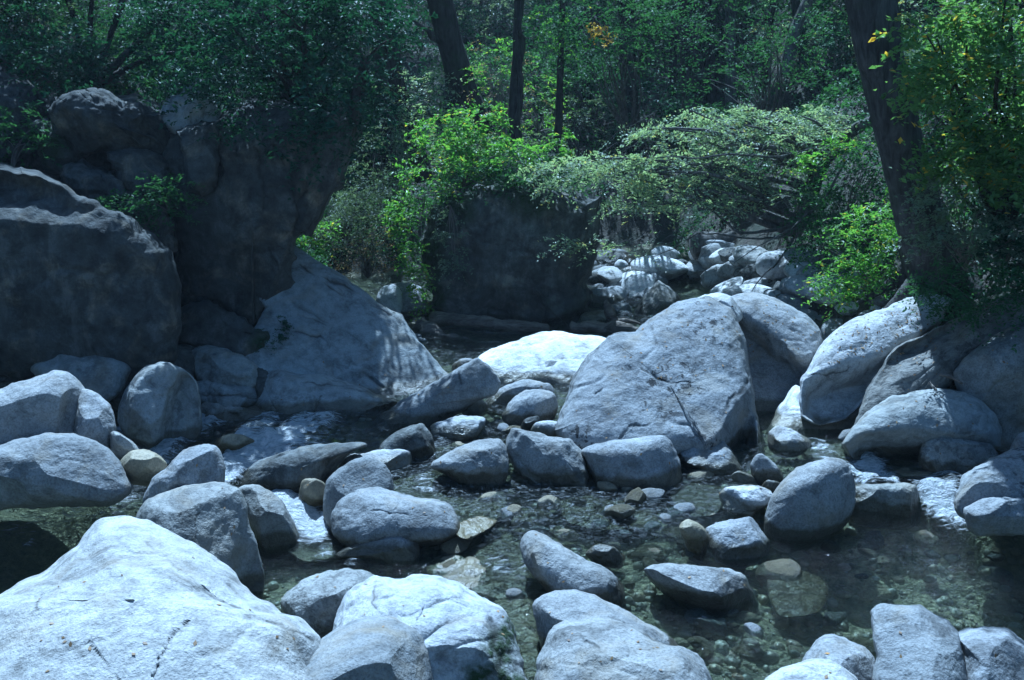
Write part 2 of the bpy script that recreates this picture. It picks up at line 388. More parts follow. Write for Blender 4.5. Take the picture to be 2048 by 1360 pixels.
B('rounded pale boulder cut off by the bottom edge beside the pool', [(1515,1375),(1572,1334),(1645,1319),(1690,1338),(1720,1372),(1730,1480),(1510,1480)], 'pale', Y=4.4, T=.3, lean=.7, noise=.02, group=GS, sink=0)
# pool rim
B('half drowned oval boulder with a pale dry top and dark underside', [(1286,1140),(1330,1127),(1400,1129),(1462,1136),(1497,1155),(1522,1200),(1500,1226),(1452,1238),(1385,1216),(1315,1174)], 'granite', base=1200, T=.3, p=2.2, lean=.3, facets=[((1520,1185),(1290,1160),.6)], noise=.025, group=GS)
B('long grey boulder lying slantwise in the shallow rapid', [(1030,1085),(1062,1063),(1110,1081),(1170,1118),(1232,1148),(1254,1176),(1236,1196),(1180,1200),(1110,1178),(1045,1130)], 'granite', base=1185, T=.22, lean=.9, noise=.03, group=GS)
B('small rounded stone awash beside the long slanting boulder', [(1170,1108),(1190,1090),(1225,1092),(1248,1115),(1235,1128),(1190,1122)], 'granite', base=1122, noise=.04, group=GS)
B('big egg shaped boulder standing at the head of the pool', [(1527,1042),(1537,1002),(1560,965),(1592,937),(1640,918),(1678,914),(1700,934),(1712,980),(1704,1020),(1660,1052),(1580,1072),(1538,1062)], 'granite', base=1066, T=.27, p=2.1, lean=.25, c=(1615,985), cuts=-1, noise=.02, group=GS)
B('squat angular boulder in front of the egg shaped boulder', [(1404,1062),(1440,1045),(1502,1033),(1522,1052),(1540,1080),(1530,1108),(1480,1120),(1430,1108)], 'granite', base=1105, T=.18, p=3.0, lean=.9, tension=.25, facets=[((1500,1030),(1535,1095),.7)], noise=.04, group=GS)
B('upright tan stone leaning on the squat angular boulder', [(1359,1055),(1373,1038),(1404,1052),(1416,1078),(1408,1108),(1380,1098)], 'tan', base=1102, T=.1, cuts=3, noise=.05, group=GS)
B('flat pale stone behind the tan upright one', [(1440,988),(1466,970),(1520,972),(1546,988),(1540,1006),(1482,1021),(1450,1012)], 'pale', base=1016, p=2.6, lean=.8, noise=.05, group=GS)
B('small wedge shaped stone beside the egg shaped boulder', [(1500,935),(1510,911),(1526,908),(1552,930),(1570,952),(1556,966),(1515,962)], 'granite', base=962, noise=.04, group=GS)
B('little stone tucked between the wedge stone and the egg boulder', [(1522,972),(1535,960),(1562,966),(1564,980),(1530,984)], 'granite', base=982, noise=.05, group=GS)
B('small stone at the tip of the triangular slab', [(1462,952),(1480,941),(1508,954),(1514,968),(1478,968)], 'pale', base=966, noise=.05, group=GS)
B('triangular grey slab tilting toward the shallow water', [(1358,905),(1392,880),(1446,880),(1466,905),(1484,934),(1468,950),(1420,940),(1366,922)], 'granite', base=938, p=3, lean=1.0, tension=.2, noise=.04, group=GS)
B('grey boulder wedged at the foot of the great faceted boulder', [(1342,876),(1370,846),(1412,834),(1442,850),(1458,884),(1410,894),(1360,898)], 'lichen', base=892, lean=.5, cuts=2, noise=.04, group=GS)
B('submerged brown ledge between egg boulder and cascade', [(1700,978),(1738,966),(1830,968),(1840,1000),(1842,1035),(1780,1045),(1700,1038)], 'wetstone', base=1010, T=.2, p=3.2, noise=.04, group=GS)
# mid stream
B('barrel shaped boulder with a pale top and square dark end', [(1164,902),(1198,886),(1258,879),(1318,872),(1342,886),(1360,925),(1362,962),(1328,978),(1250,972),(1196,958),(1178,930)], 'granite', base=965, T=.24, p=2.7, lean=.35, facets=[((1322,870),(1345,980),.9)], cuts=-1, noise=.022, group=GS)
B('angular boulder with an overhanging broken front beside the barrel boulder', [(1014,876),(1026,858),(1088,867),(1142,880),(1168,908),(1184,944),(1160,976),(1092,966),(1030,932),(1010,898)], 'granite', base=958, T=.2, p=3.2, lean=.6, tension=.2, facets=[((1182,945),(1020,905),.9)], noise=.05, group=GS)
B('smooth wedge boulder with a bluff dark end in mid stream', [(862,930),(900,903),(952,881),(1000,879),(1014,900),(1017,938),(1002,964),(980,974),(935,962),(890,940)], 'granite', base=960, T=.22, p=2.5, lean=.5, facets=[((1000,880),(1010,960),.8)], noise=.03, group=GS)
B('pale oval stone below the foot of the great faceted boulder', [(1060,862),(1072,845),(1102,841),(1130,850),(1139,870),(1105,882),(1070,876)], 'pale', base=876, noise=.03, group=GS)
B('small dark stone next to the pale oval stone', [(1038,856),(1050,838),(1076,832),(1082,848),(1062,866),(1044,868)], 'dark', base=864, noise=.05, group=GS)
B('rounded boulder resting in front of its longer twin', [(1003,826),(1026,795),(1062,777),(1102,785),(1119,810),(1108,832),(1070,848),(1020,842)], 'granite', base=842, T=.17, p=2.4, lean=.4, noise=.03, group=GS)
B('long low boulder behind the rounded twin at the pool outlet', [(966,802),(1000,775),(1050,761),(1098,769),(1110,790),(1060,812),(1010,826),(975,820)], 'granite', base=820, Y=9.75, T=.17, lean=.4, noise=.03, group=GS)
B('flat pale slab lying level with the trickle', [(857,852),(892,838),(932,831),(976,838),(962,862),(930,876),(872,871)], 'pale', base=872, T=.12, p=3, lean=1.0, noise=.05, group=GS)
B('small pale cobble behind the flat slab', [(917,812),(930,797),(956,794),(976,810),(970,826),(932,828)], 'pale', base=824, noise=.03, group=GS)
B('log shaped boulder slanting up from the white water', [(688,884),(716,852),(790,809),(858,769),(920,734),(954,716),(974,730),(1002,766),(988,790),(955,800),(915,822),(880,842),(840,862),(790,888),(740,898),(700,894)], 'granite', Y=9.3, T=.26, p=2.1, lean=.2, turn=.0, facets=[((925,725),(955,815),.55)], cracks=[([(918,742),(930,775)],2.5,.02)], cuts=-1, noise=.018, group=GS)
B('dark angular stone at the lower tip of the log shaped boulder', [(752,898),(790,865),(842,846),(864,868),(870,906),(830,918),(780,914)], 'dark', base=914, T=.17, p=2.6, lean=.4, cuts=3, noise=.04, group=GS)
B('pale wedge stone perched above the two oval boulders', [(672,938),(692,912),(742,902),(800,898),(823,905),(820,934),(788,946),(730,940)], 'pale', base=940, T=.16, p=2.5, lean=.6, noise=.03, group=GS)
B('tall rounded boulder standing above the small waterfall', [(645,1010),(652,965),(688,930),(732,914),(772,930),(788,970),(784,1010),(700,1060),(660,1062)], 'granite', base=1050, T=.25, p=2.2, lean=.2, noise=.025, group=GS)
B('big flat oval boulder with a cracked top below the small waterfall', [(664,1030),(680,995),(718,977),(762,975),(830,994),(890,1005),(917,1030),(922,1056),(872,1072),(790,1072),(705,1078),(670,1058)], 'granite', base=1068, T=.3, p=2.5, lean=.9, cracks=[([(740,1020),(800,1030),(850,1028)],2,.012)], cuts=-1, noise=.025, group=GS)
B('low split stone in the eddy under the flat oval boulder', [(668,1106),(720,1084),(792,1070),(836,1067),(842,1092),(832,1118),(796,1124),(748,1112)], 'granite', base=1112, T=.16, lean=.6, noise=.04, group=GS)
B('long dark boulder sloping down into the white water', [(464,968),(508,926),(578,901),(650,887),(720,883),(732,891),(694,908),(654,950),(645,965),(565,990),(490,990)], 'dark', base=978, T=.28, p=2.1, lean=.3, cuts=-1, noise=.018, group=GS)
B('tan knob sticking out of the small waterfall', [(597,988),(605,960),(630,957),(652,970),(656,1002),(622,1018),(602,1020)], 'tan', base=1015, noise=.03, group=GS)
B('tiny tan stone above the tan knob', [(645,956),(654,938),(668,942),(668,962),(650,968)], 'tan', base=962, noise=.03, group=GS)
B('brown streaked boulder dipping into the plunge pool', [(474,978),(510,969),(546,986),(576,1021),(602,1068),(560,1092),(520,1088),(496,1040)], 'wetstone', base=1080, T=.24, lean=.3, noise=.03, group=GS)
B('grey boulder with a dark stained hollow face behind the pale dome', [(255,1060),(290,1008),(350,976),(402,969),(440,965),(474,978),(492,1010),(502,1052),(522,1100),(531,1142),(520,1185),(460,1260),(330,1240),(260,1140)], 'wetstone', Y=6.35, T=.4, p=2.3, lean=.35, facets=[((415,970),(395,1180),.8)], humps=[(440,1010,30,-.07)], noise=.035, cracks=[([(410,990),(400,1040),(395,1080)],6,.02)], group=GS)
B('smooth saddle boulder lapped by foam beside the white water', [(280,1010),(300,960),(332,934),(368,900),(402,888),(432,895),(448,930),(446,966),(405,985),(350,1020)], 'granite', Y=6.85, T=.3, p=2.3, lean=.4, noise=.03, group=GS)
B('wet tan rock with foam running over its shoulder', [(236,925),(252,905),(280,898),(312,906),(334,930),(318,955),(262,955)], 'tan', Y=7.15, T=.2, noise=.03, group=GS)
B('wide low boulder half sunk in the dark side pool', [(-120,910),(-10,886),(30,875),(110,868),(180,877),(232,915),(260,962),(222,982),(100,988),(-120,992)], 'granite', Y=7.05, T=.4, p=2.4, lean=.5, noise=.025, group=GS)
B('tall pale boulder with a scooped flank above the dark side pool', [(-120,850),(-60,800),(0,774),(60,755),(122,740),(150,752),(178,790),(172,830),(150,875),(130,900),(60,920),(-120,930)], 'granite', Y=7.75, T=.42, p=2.6, lean=.55, facets=[((150,745),(105,900),.9)], noise=.025, group=GS)
B('split end block leaning against the scooped boulder', [(150,815),(166,776),(200,790),(226,820),(233,860),(214,900),(180,905),(145,890)], 'granite', Y=7.7, T=.3, p=2.5, lean=.3, noise=.03, group=GS)
B('thin wedge stone jammed beside the scooped boulder', [(218,866),(232,862),(270,888),(292,912),(284,920),(228,905)], 'wetstone', Y=7.4, T=.12, noise=.03, group=GS)
B('tan hump washed over by the white water', [(428,884),(458,868),(490,871),(514,886),(486,902),(440,902)], 'tan', base=898, T=.16, noise=.03, group=GS)
B('grey boulder with a black undercut side at the head of the white water', [(226,825),(250,772),(288,736),(330,725),(372,740),(392,760),(402,800),(398,848),(340,868),(296,872),(250,848)], 'slab', Y=8.9, T=.36, p=2.6, lean=.35, facets=[((332,765),(312,870),3.0),((395,772),(325,785),-.0)], noise=.035, group=GS)
# right side
B('great faceted boulder with a grainy lichen spotted face', [(1108,832),(1145,770),(1182,714),(1215,670),(1240,664),(1272,666),(1302,640),(1358,606),(1412,598),(1462,614),(1482,670),(1502,730),(1510,790),(1518,850),(1526,900),(1500,928),(1470,918),(1430,876),(1392,864),(1260,884),(1190,874),(1132,860)],
  'lichen', Y=9.3, T=.75, p=5.0, lean=.98, tension=.06, c=(1340,770), facets=[((1520,750),(1425,885),3.4),((1500,880),(1180,870),.5)], cuts=-1, cracks=[([(1190,790),(1225,750),(1260,735)],3,.03),([(1285,740),(1330,760),(1400,770)],3,.015),([(1445,840),(1460,800),(1500,760)],4,.03),([(1240,880),(1275,850),(1330,840)],4,.02)], noise=.035, group=GS)
B('pale cap stone peeping over the great faceted boulder', [(1375,612),(1405,592),(1440,587),(1472,598),(1486,630),(1440,650),(1390,640)], 'pale', Y=10.1, T=.3, p=2.4, lean=.6, noise=.03, group=GS)
B('sloping grey slab with a shadowed wall behind the great faceted boulder', [(1452,600),(1480,588),(1520,590),(1562,605),(1612,630),(1642,660),(1647,700),(1618,738),(1600,790),(1585,830),(1540,860),(1490,860),(1468,700)], 'granite', Y=10.1, T=.42, p=4.5, lean=.85, tension=.06, cuts=-1, facets=[((1625,735),(1465,615),2.6)], noise=.035, group=GS)
B('long pale boulder with a sunlit back and blunt undercut nose', [(1594,766),(1602,742),(1640,690),(1692,648),(1752,624),(1812,597),(1862,582),(1905,600),(1880,650),(1800,700),(1745,750),(1692,795),(1640,806),(1602,792)], 'pale', Y=9.6, T=.42, p=4.2, lean=.85, tension=.12, cuts=-1, facets=[((1790,705),(1595,752),2.2)], cracks=[([(1600,752),(1650,748),(1700,735)],2.5,.015)], noise=.03, group=GS)
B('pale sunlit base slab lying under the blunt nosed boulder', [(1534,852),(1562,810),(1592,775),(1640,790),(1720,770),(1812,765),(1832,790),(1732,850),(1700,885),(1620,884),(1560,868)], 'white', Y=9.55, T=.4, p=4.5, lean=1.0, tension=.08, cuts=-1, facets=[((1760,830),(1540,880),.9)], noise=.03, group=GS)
B('grey striated slab slanting down over the blunt nosed boulder', [(1712,808),(1736,752),(1778,706),(1860,660),(1960,612),(2060,577),(2130,560),(2130,632),(2010,672),(1950,704),(1900,748),(1830,792),(1745,848),(1716,836)], 'striated', Y=8.95, T=.3, p=4.2, lean=.5, turn=-.12, tension=.08, cuts=-1, ribs=(1.05,20,.012), facets=[((1735,800),(1985,640),1.6)], noise=.03, cat='rock slab', name='tilted_rock')
B('small pale stone at the foot of the base slab', [(1536,866),(1556,852),(1590,862),(1624,884),(1596,902),(1545,900)], 'pale', base=896, T=.15, lean=.7, noise=.04, group=GS)
B('broad boulder with a pale flat top and dark overhung front', [(1686,876),(1730,830),(1788,795),(1860,779),(1932,784),(1992,830),(2000,880),(1920,912),(1820,915),(1705,896)], 'slab', base=905, T=.5, p=4.0, lean=.65, tension=.15, cuts=-1, facets=[((2000,862),(1690,872),-.0),((2010,872),(1690,862),2.5)], noise=.03, group=GS)
B('dark angular block looming over the right bank', [(1908,745),(1938,712),(1985,672),(2045,645),(2120,640),(2120,860),(2040,862),(1990,858),(1950,830),(1925,795)], 'granite', Y=8.7, T=.5, p=3.4, lean=.35, tension=.2, facets=[((2120,735),(1905,748),.7)], noise=.04, cuts=2, group=GS)
B('wet block capped with a wet top above the cascade', [(1838,905),(1850,862),(1900,868),(1986,890),(2003,908),(1940,945),(1870,945),(1838,925)], 'wetstone', base=935, T=.22, p=3.2, lean=.5, tension=.2, noise=.04, group=GS)
B('large grey boulder at the frame edge above the cascade', [(1908,988),(1930,950),(1988,914),(2040,898),(2120,890),(2120,1010),(1992,1004),(1940,1014),(1918,1008)], 'lichen', base=1000, Y=7.1, T=.3, p=2.8, lean=.8, noise=.035, group=GS)
B('low flat block beneath the grey boulder beside the cascade', [(1928,1016),(1980,996),(2050,990),(2120,990),(2120,1052),(1962,1056),(1935,1046)], 'granite', base=1045, Y=6.75, T=.25, p=3, lean=.5, facets=[((2120,1010),(1930,1022),.6)], noise=.04, group=GS)
B('edge of a grey stone in the dark hollow by the right frame', [(2020,900),(2035,870),(2070,862),(2110,880),(2110,930),(2030,920)], 'granite', Y=7.7, T=.2, noise=.04, group=GS)
# white rock and mid distance
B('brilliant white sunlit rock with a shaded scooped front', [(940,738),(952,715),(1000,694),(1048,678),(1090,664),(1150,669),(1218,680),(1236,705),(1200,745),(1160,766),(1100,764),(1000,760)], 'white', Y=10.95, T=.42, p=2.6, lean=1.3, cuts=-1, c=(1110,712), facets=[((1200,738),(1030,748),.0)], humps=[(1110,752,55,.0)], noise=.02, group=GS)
B('round shaded nose of rock under the white sunlit rock', [(1034,756),(1056,730),(1092,717),(1130,718),(1160,728),(1176,750),(1150,768),(1090,770)], 'pale', Y=10.6, T=.22, p=2.3, lean=-.1, noise=.02, group=GS)
B('small pale stone at the upper tip of the log shaped boulder', [(902,730),(922,718),(945,718),(956,735),(930,750),(908,748)], 'granite', Y=10.9, T=.12, noise=.04, group=GS)
B('great tilted slab with fine parallel cracks below the cliff', [(470,560),(545,478),(600,498),(645,530),(700,568),(762,610),(802,632),(832,672),(872,700),(912,726),(906,748),(872,768),(800,812),(720,806),(620,796),(545,770),(500,738),(488,690),(530,615)],
  'slab', Y=10.7, T=.16, p=6, lean=1.0, turn=.22, tension=.08, cuts=-1, cracks=[([(575,600),(640,640),(700,668),(790,740)],4.5,.05),([(590,625),(650,650),(690,675)],4,.04),([(600,530),(680,590),(770,625)],4,.04),([(560,660),(640,672),(700,720),(760,770)],4.5,.05),([(640,550),(720,590),(790,640)],4,.04)], noise=.02, cat='rock slab', name='sloping_rock')
B('low rock shelf under the tilted slab at the edge of the white water', [(500,770),(530,735),(600,745),(690,760),(760,790),(800,800),(770,818),(700,832),(600,836),(520,820)], 'slab', Y=9.95, T=.45, p=2.8, lean=1.0, noise=.05, cracks=[([(520,760),(545,800),(550,830)],3,.03),([(600,765),(680,770),(740,790)],2.5,.02),([(640,790),(620,815)],2,.02)], cat='rock slab', name='sloping_rock')
B('topmost broken slab of the shelving ledge beneath the cliff', [(370,702),(420,690),(470,704),(512,734),(516,764),(470,774),(410,762),(382,738)], 'slab', Y=10.1, T=.35, p=3.4, lean=.9, cuts=5, tension=.15, noise=.07, cat='rock ledge', name='rock_ledge')
B('middle slab of the shelving ledge cracked along its length', [(390,764),(440,766),(512,772),(522,800),(490,818),(420,812),(388,792)], 'slab', Y=9.85, T=.3, p=3.4, lean=.9, cuts=5, tension=.15, noise=.07, cracks=[([(395,785),(460,790),(515,792)],3,.03)], cat='rock ledge', name='rock_ledge')
B('brown wet lowest step of the shelving ledge at the waterline', [(396,806),(450,810),(520,812),(566,830),(500,852),(420,846)], 'wetstone', Y=9.6, T=.25, p=3, lean=.8, cuts=4, noise=.07, cat='rock ledge', name='rock_ledge')
B('wedge of broken rock filling the notch between ledge and tilted slab', [(506,738),(530,740),(560,770),(552,812),(520,820),(508,790)], 'cliff', Y=9.95, T=.25, p=3, lean=.6, cuts=4, noise=.07, cat='rock ledge', name='rock_ledge')
B('brown wet shelf along the waterline under the tilted slab', [(520,818),(600,800),(700,804),(770,800),(802,812),(745,838),(640,852),(545,848)], 'wetstone', Y=9.65, T=.3, p=3, lean=.9, cuts=4, noise=.07, cat='rock slab', name='sloping_rock')
B('pale flat ledge between the cliff foot and the scooped boulder', [(62,732),(108,706),(180,694),(232,704),(262,722),(245,770),(200,790),(130,770),(80,750)], 'slab', Y=9.5, T=.3, p=2.6, lean=1.1, noise=.05, cat='rock ledge', name='rock_ledge')
B('dark low ledge running along the foot of the left cliff', [(-120,700),(0,690),(120,690),(240,690),(380,690),(400,740),(330,800),(240,800),(100,770),(-120,775)], 'mossy', Y=10.0, T=.4, p=2.8, lean=.9, noise=.06, cat='rock ledge', name='rock_ledge')
# cliff
GC = 'blocks of the left cliff'
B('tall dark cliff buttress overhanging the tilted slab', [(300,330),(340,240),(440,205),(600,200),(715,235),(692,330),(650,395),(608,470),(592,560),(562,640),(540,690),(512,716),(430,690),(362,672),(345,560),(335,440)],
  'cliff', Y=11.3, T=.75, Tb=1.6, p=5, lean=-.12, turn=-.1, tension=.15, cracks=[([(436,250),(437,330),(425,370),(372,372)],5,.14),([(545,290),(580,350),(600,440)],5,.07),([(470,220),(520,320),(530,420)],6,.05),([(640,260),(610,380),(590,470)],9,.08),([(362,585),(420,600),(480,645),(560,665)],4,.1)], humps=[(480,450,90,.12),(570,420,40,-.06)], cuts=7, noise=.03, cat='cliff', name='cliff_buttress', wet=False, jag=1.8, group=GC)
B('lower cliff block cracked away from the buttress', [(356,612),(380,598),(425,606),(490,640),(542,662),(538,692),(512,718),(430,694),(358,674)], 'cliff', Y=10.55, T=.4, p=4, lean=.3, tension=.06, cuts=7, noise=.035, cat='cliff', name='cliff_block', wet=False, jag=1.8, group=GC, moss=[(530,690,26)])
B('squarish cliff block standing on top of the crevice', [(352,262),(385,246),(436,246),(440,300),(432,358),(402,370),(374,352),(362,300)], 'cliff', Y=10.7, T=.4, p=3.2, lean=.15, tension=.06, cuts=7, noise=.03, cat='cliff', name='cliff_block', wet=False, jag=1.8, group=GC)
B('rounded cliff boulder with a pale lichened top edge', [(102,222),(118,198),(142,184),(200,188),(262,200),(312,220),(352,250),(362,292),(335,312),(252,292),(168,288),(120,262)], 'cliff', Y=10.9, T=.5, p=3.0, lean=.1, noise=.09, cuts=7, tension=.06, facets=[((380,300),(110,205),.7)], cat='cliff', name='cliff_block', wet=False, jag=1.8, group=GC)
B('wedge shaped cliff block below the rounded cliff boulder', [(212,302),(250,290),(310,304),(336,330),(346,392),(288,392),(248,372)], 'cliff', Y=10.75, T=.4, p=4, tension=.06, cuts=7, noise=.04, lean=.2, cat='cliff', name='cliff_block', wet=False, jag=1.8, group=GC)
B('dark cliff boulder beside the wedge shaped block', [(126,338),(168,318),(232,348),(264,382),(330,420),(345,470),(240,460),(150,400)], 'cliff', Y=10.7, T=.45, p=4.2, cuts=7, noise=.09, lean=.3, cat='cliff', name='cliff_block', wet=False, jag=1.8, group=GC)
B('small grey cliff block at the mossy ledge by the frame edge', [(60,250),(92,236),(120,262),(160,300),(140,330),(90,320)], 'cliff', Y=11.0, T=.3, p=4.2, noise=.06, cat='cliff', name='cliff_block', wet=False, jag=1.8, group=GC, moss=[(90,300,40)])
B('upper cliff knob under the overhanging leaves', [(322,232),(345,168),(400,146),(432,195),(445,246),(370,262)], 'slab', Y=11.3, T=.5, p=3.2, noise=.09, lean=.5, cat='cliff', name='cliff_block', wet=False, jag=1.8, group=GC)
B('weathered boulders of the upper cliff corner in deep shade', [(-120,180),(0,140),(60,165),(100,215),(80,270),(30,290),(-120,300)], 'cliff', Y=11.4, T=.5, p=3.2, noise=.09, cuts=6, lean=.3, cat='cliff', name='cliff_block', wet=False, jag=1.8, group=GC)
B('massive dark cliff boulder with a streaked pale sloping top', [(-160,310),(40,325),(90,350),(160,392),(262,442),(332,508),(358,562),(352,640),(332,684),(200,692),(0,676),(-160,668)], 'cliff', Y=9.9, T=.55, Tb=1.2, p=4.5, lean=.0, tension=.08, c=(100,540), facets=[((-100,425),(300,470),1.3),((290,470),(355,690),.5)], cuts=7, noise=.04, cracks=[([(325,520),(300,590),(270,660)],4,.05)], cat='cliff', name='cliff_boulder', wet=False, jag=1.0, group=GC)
B('dark filler rock added for shade in the crevices of the left cliff', [(-140,260),(60,200),(200,200),(360,210),(420,260),(400,420),(380,620),(300,690),(100,690),(-140,600)], 'mossy', Y=11.75, T=.3, Tb=1.2, p=4, noise=.04, cat='cliff', name='cliff_block', wet=False, jag=1.8, group=GC)  # filler mass, added so the gaps between blocks go dark
# the cube
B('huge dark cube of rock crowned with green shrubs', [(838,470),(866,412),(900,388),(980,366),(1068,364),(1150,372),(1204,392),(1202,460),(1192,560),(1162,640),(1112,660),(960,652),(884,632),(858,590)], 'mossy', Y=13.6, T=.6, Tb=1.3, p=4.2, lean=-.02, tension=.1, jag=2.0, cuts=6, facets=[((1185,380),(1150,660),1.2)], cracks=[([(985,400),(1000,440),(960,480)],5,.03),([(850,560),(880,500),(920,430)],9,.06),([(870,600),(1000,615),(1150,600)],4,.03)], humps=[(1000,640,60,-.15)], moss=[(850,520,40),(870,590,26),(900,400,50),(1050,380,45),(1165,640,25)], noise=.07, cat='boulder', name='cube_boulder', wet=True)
# right middle distance
GF = 'boulders of the far stream bend'
for lab, pts, mt, Yd, kw in [
 ('low rounded boulder beside the shaded edge of the cube rock', [(1168,604),(1188,577),(1226,578),(1247,600),(1226,624),(1178,626)], 'granite', 14.2, {}),
 ('pale triangular boulder pointing up in the far stream', [(1256,645),(1280,600),(1318,558),(1345,580),(1362,602),(1340,640)], 'granite', 14.0, dict(tension=.15, T=.3, lean=.6)),
 ('long flat topped boulder where the far stream bends', [(1222,572),(1238,542),(1298,530),(1352,535),(1404,540),(1384,562),(1338,574),(1250,580)], 'granite', 15.6, dict(lean=.8)),
 ('dark boulder in shade beyond the cube rock', [(1186,550),(1198,500),(1250,504),(1290,532),(1250,552)], 'dark', 16.4, {}),
 ('small white boulder next to the driftwood stump', [(1150,650),(1170,625),(1216,622),(1236,640),(1222,662),(1170,664)], 'pale', 13.2, dict(lean=.8)),
 ('black sided angular boulder among the far rubble', [(1526,572),(1540,552),(1600,545),(1622,570),(1614,602),(1556,598)], 'granite', 14.0, dict(cuts=4, T=.4)),
 ('broad pale boulder under the drooping branch tips', [(1570,622),(1606,604),(1652,606),(1690,626),(1668,652),(1590,650)], 'granite', 12.2, dict(lean=.8)),
 ('flat pale stone lit behind the sloping grey slab', [(1640,660),(1656,640),(1692,638),(1704,655),(1690,690),(1650,690)], 'granite', 11.0, dict(cuts=3)),
 ('sunlit boulder in the rubble below the fallen trunk', [(1390,560),(1410,540),(1452,538),(1470,552),(1450,572),(1402,572)], 'pale', 15.4, {}),
 ('mid grey boulder by the still far pool', [(1470,575),(1500,556),(1540,560),(1552,584),(1520,598),(1480,592)], 'granite', 14.2, {}),
 ('tall grey stone leaning under the big leaning tree', [(1660,600),(1690,560),(1724,570),(1738,612),(1700,628)], 'granite', 12.0, dict(cuts=3)),
 ('grey stone split by shade below the right hand shrubs', [(1600,545),(1625,520),(1660,528),(1670,558),(1632,566)], 'granite', 14.8, dict(cuts=3)),
 ('white boulder at the edge of the tilted slab', [(752,600),(762,575),(790,568),(806,590),(800,622),(770,618)], 'pale', 13.4, dict(cuts=2)),
 ('grey upright rock draped by trailing green leaves', [(776,610),(780,568),(820,566),(850,580),(850,620),(800,622)], 'granite', 13.7, dict(p=3)),
 ('dark wet rock in the far cascade', [(1262,560),(1272,545),(1300,548),(1306,562),(1285,572)], 'dark', 14.9, {}),
 ]:
    kw = dict(dict(p=2.5, noise=.05, lean=.5), **kw)
    B(lab, pts, mt, Y=Yd, group=GF, **kw)

# broad rocks lying just under a film of water
for lab, pts, mt, T_ in [
 ('broad smooth rock under a film of water below the wedge boulder', [(780,965),(850,936),(900,948),(960,985),(1012,1003),(990,1050),(930,1078),(860,1025),(800,1004)], 'awash', .10),
 ('wide pale rock washed by streaming water above the ribbed boulder', [(850,1135),(930,1096),(1010,1085),(1062,1120),(1112,1182),(1050,1212),(960,1192),(880,1168)], 'awash', .10),
 ('narrow rock in the chute between ribbed and chipped boulders', [(990,1200),(1060,1188),(1078,1262),(1095,1345),(1052,1365),(1030,1290)], 'awash', .08),
 ('low brown rock spreading water above the pale dome', [(570,1090),(640,1070),(702,1082),(690,1112),(610,1124)], 'awash', .08),
 ('sunken tan rock in the pool right of the oval boulder', [(1535,1155),(1600,1140),(1655,1170),(1640,1222),(1560,1232)], 'tan', -.02),
 ('flat rock barely awash below the barrel boulder', [(1120,1002),(1200,990),(1290,1010),(1312,1046),(1200,1062),(1130,1042)], 'awash', .07),
 ('wide wet rock sheet feeding the cascade on the right', [(1600,902),(1700,886),(1820,900),(1902,930),(1830,956),(1700,932),(1620,926)], 'awash', .09),
 ('shelving brown rock under the stream left of the flat pale stone', [(1360,960),(1420,950),(1450,985),(1430,1030),(1370,1030),(1340,990)], 'awash', .05),
 ('smooth drowned rock behind the flat oval boulder', [(860,880),(930,872),(1000,900),(960,930),(880,930)], 'awash', .06)]:
    B(lab, pts, mt, T=T_ if T_ > 0 else .05, Tb=.35, lean='flat', p=2.6, noise=.05, group='rocks awash in the shallows', Y=None)
# ------------------------------------------------------------------ water, stream bed and banks
def sstep(a, b, x): t = np.clip((x - a) / (b - a), 0, 1); return t * t * (3 - 2 * t)
def bank_l(y): return np.interp(y, [0, 8.3, 9.6, 11, 12.5, 14, 16, 20], [-7, -6.5, -4.2, -3.4, -2.6, -1.9, -2.4, -6])
def bank_r(y): return np.interp(y, [0, 7.6, 9, 10.5, 12, 14, 16, 20], [7, 6, 3.2, 2.7, 2.5, 2.6, 2.2, 3])
def ground_z(x, y):
    x = np.asarray(x, float); y = np.asarray(y, float)
    P = np.stack([x.ravel(), y.ravel(), np.zeros(x.size)], -1)
    n1 = fbm(P, .5, 4, 3).reshape(x.shape); n2 = fbm(P, 3.0, 3, 5).reshape(x.shape)
    wz = water_z(np.clip(x, -8, 8), np.clip(y, 3, 19))
    deep = .12 + .3 * sstep(1.2, 2.4, x) * sstep(7.6, 6.6, y) + .25 * sstep(-1.8, -2.8, x) * sstep(8, 7, y)
    bed = wz - deep + .05 * n2 + .03 * n1
    l = np.maximum(bank_l(y) - x, 0); r = np.maximum(x - bank_r(y), 0); k = np.maximum(y - 16.5, 0)
    h = bed + np.minimum(l * 1.15, 2.2 + .45 * l) * sstep(0, .5, l) + np.minimum(r * 1.0, 1.2 + .5 * r) * sstep(0, .4, r) + .62 * k * sstep(0, 1.5, k) + np.maximum(.2 * n1, -.1) * sstep(0, 1, l + r + k)
    return h
def gz(x, y): return float(ground_z(np.array([x]), np.array([y]))[0])
xs = np.concatenate([-9 - np.geomspace(80, .5, 22), np.arange(-9, 9.01, .07), 9 + np.geomspace(.5, 80, 22)])
ys = np.concatenate([np.linspace(-12, 2.8, 10), np.arange(3, 20.01, .07), 20 + np.geomspace(.3, 90, 40)])
GX, GY = np.meshgrid(xs, ys); GZ = ground_z(GX, GY)
nx, ny = len(xs), len(ys)
gi = (np.arange(ny - 1)[:, None] * nx + np.arange(nx - 1)[None]).ravel()
me = mesh_np('terrain', np.stack([GX.ravel(), GY.ravel(), GZ.ravel()], -1), np.stack([gi, gi + 1, gi + nx + 1, gi + nx], -1))
attr(me, 'wet', np.clip(.8 - (GZ - water_z(np.clip(GX, -8, 8), np.clip(GY, 3, 19))).ravel() / .15, 0, 1))
s = NT('forest_floor'); co = s.coords(False)
a1 = s.noise(co, 2.2, 6, .65); a2 = s.noise(co, 28, 4, .7)
lit = s.mix(s.ramp(a2, [(.35, 0.0), (.65, 1.0)]), (.025, .022, .016), (.085, .07, .05))
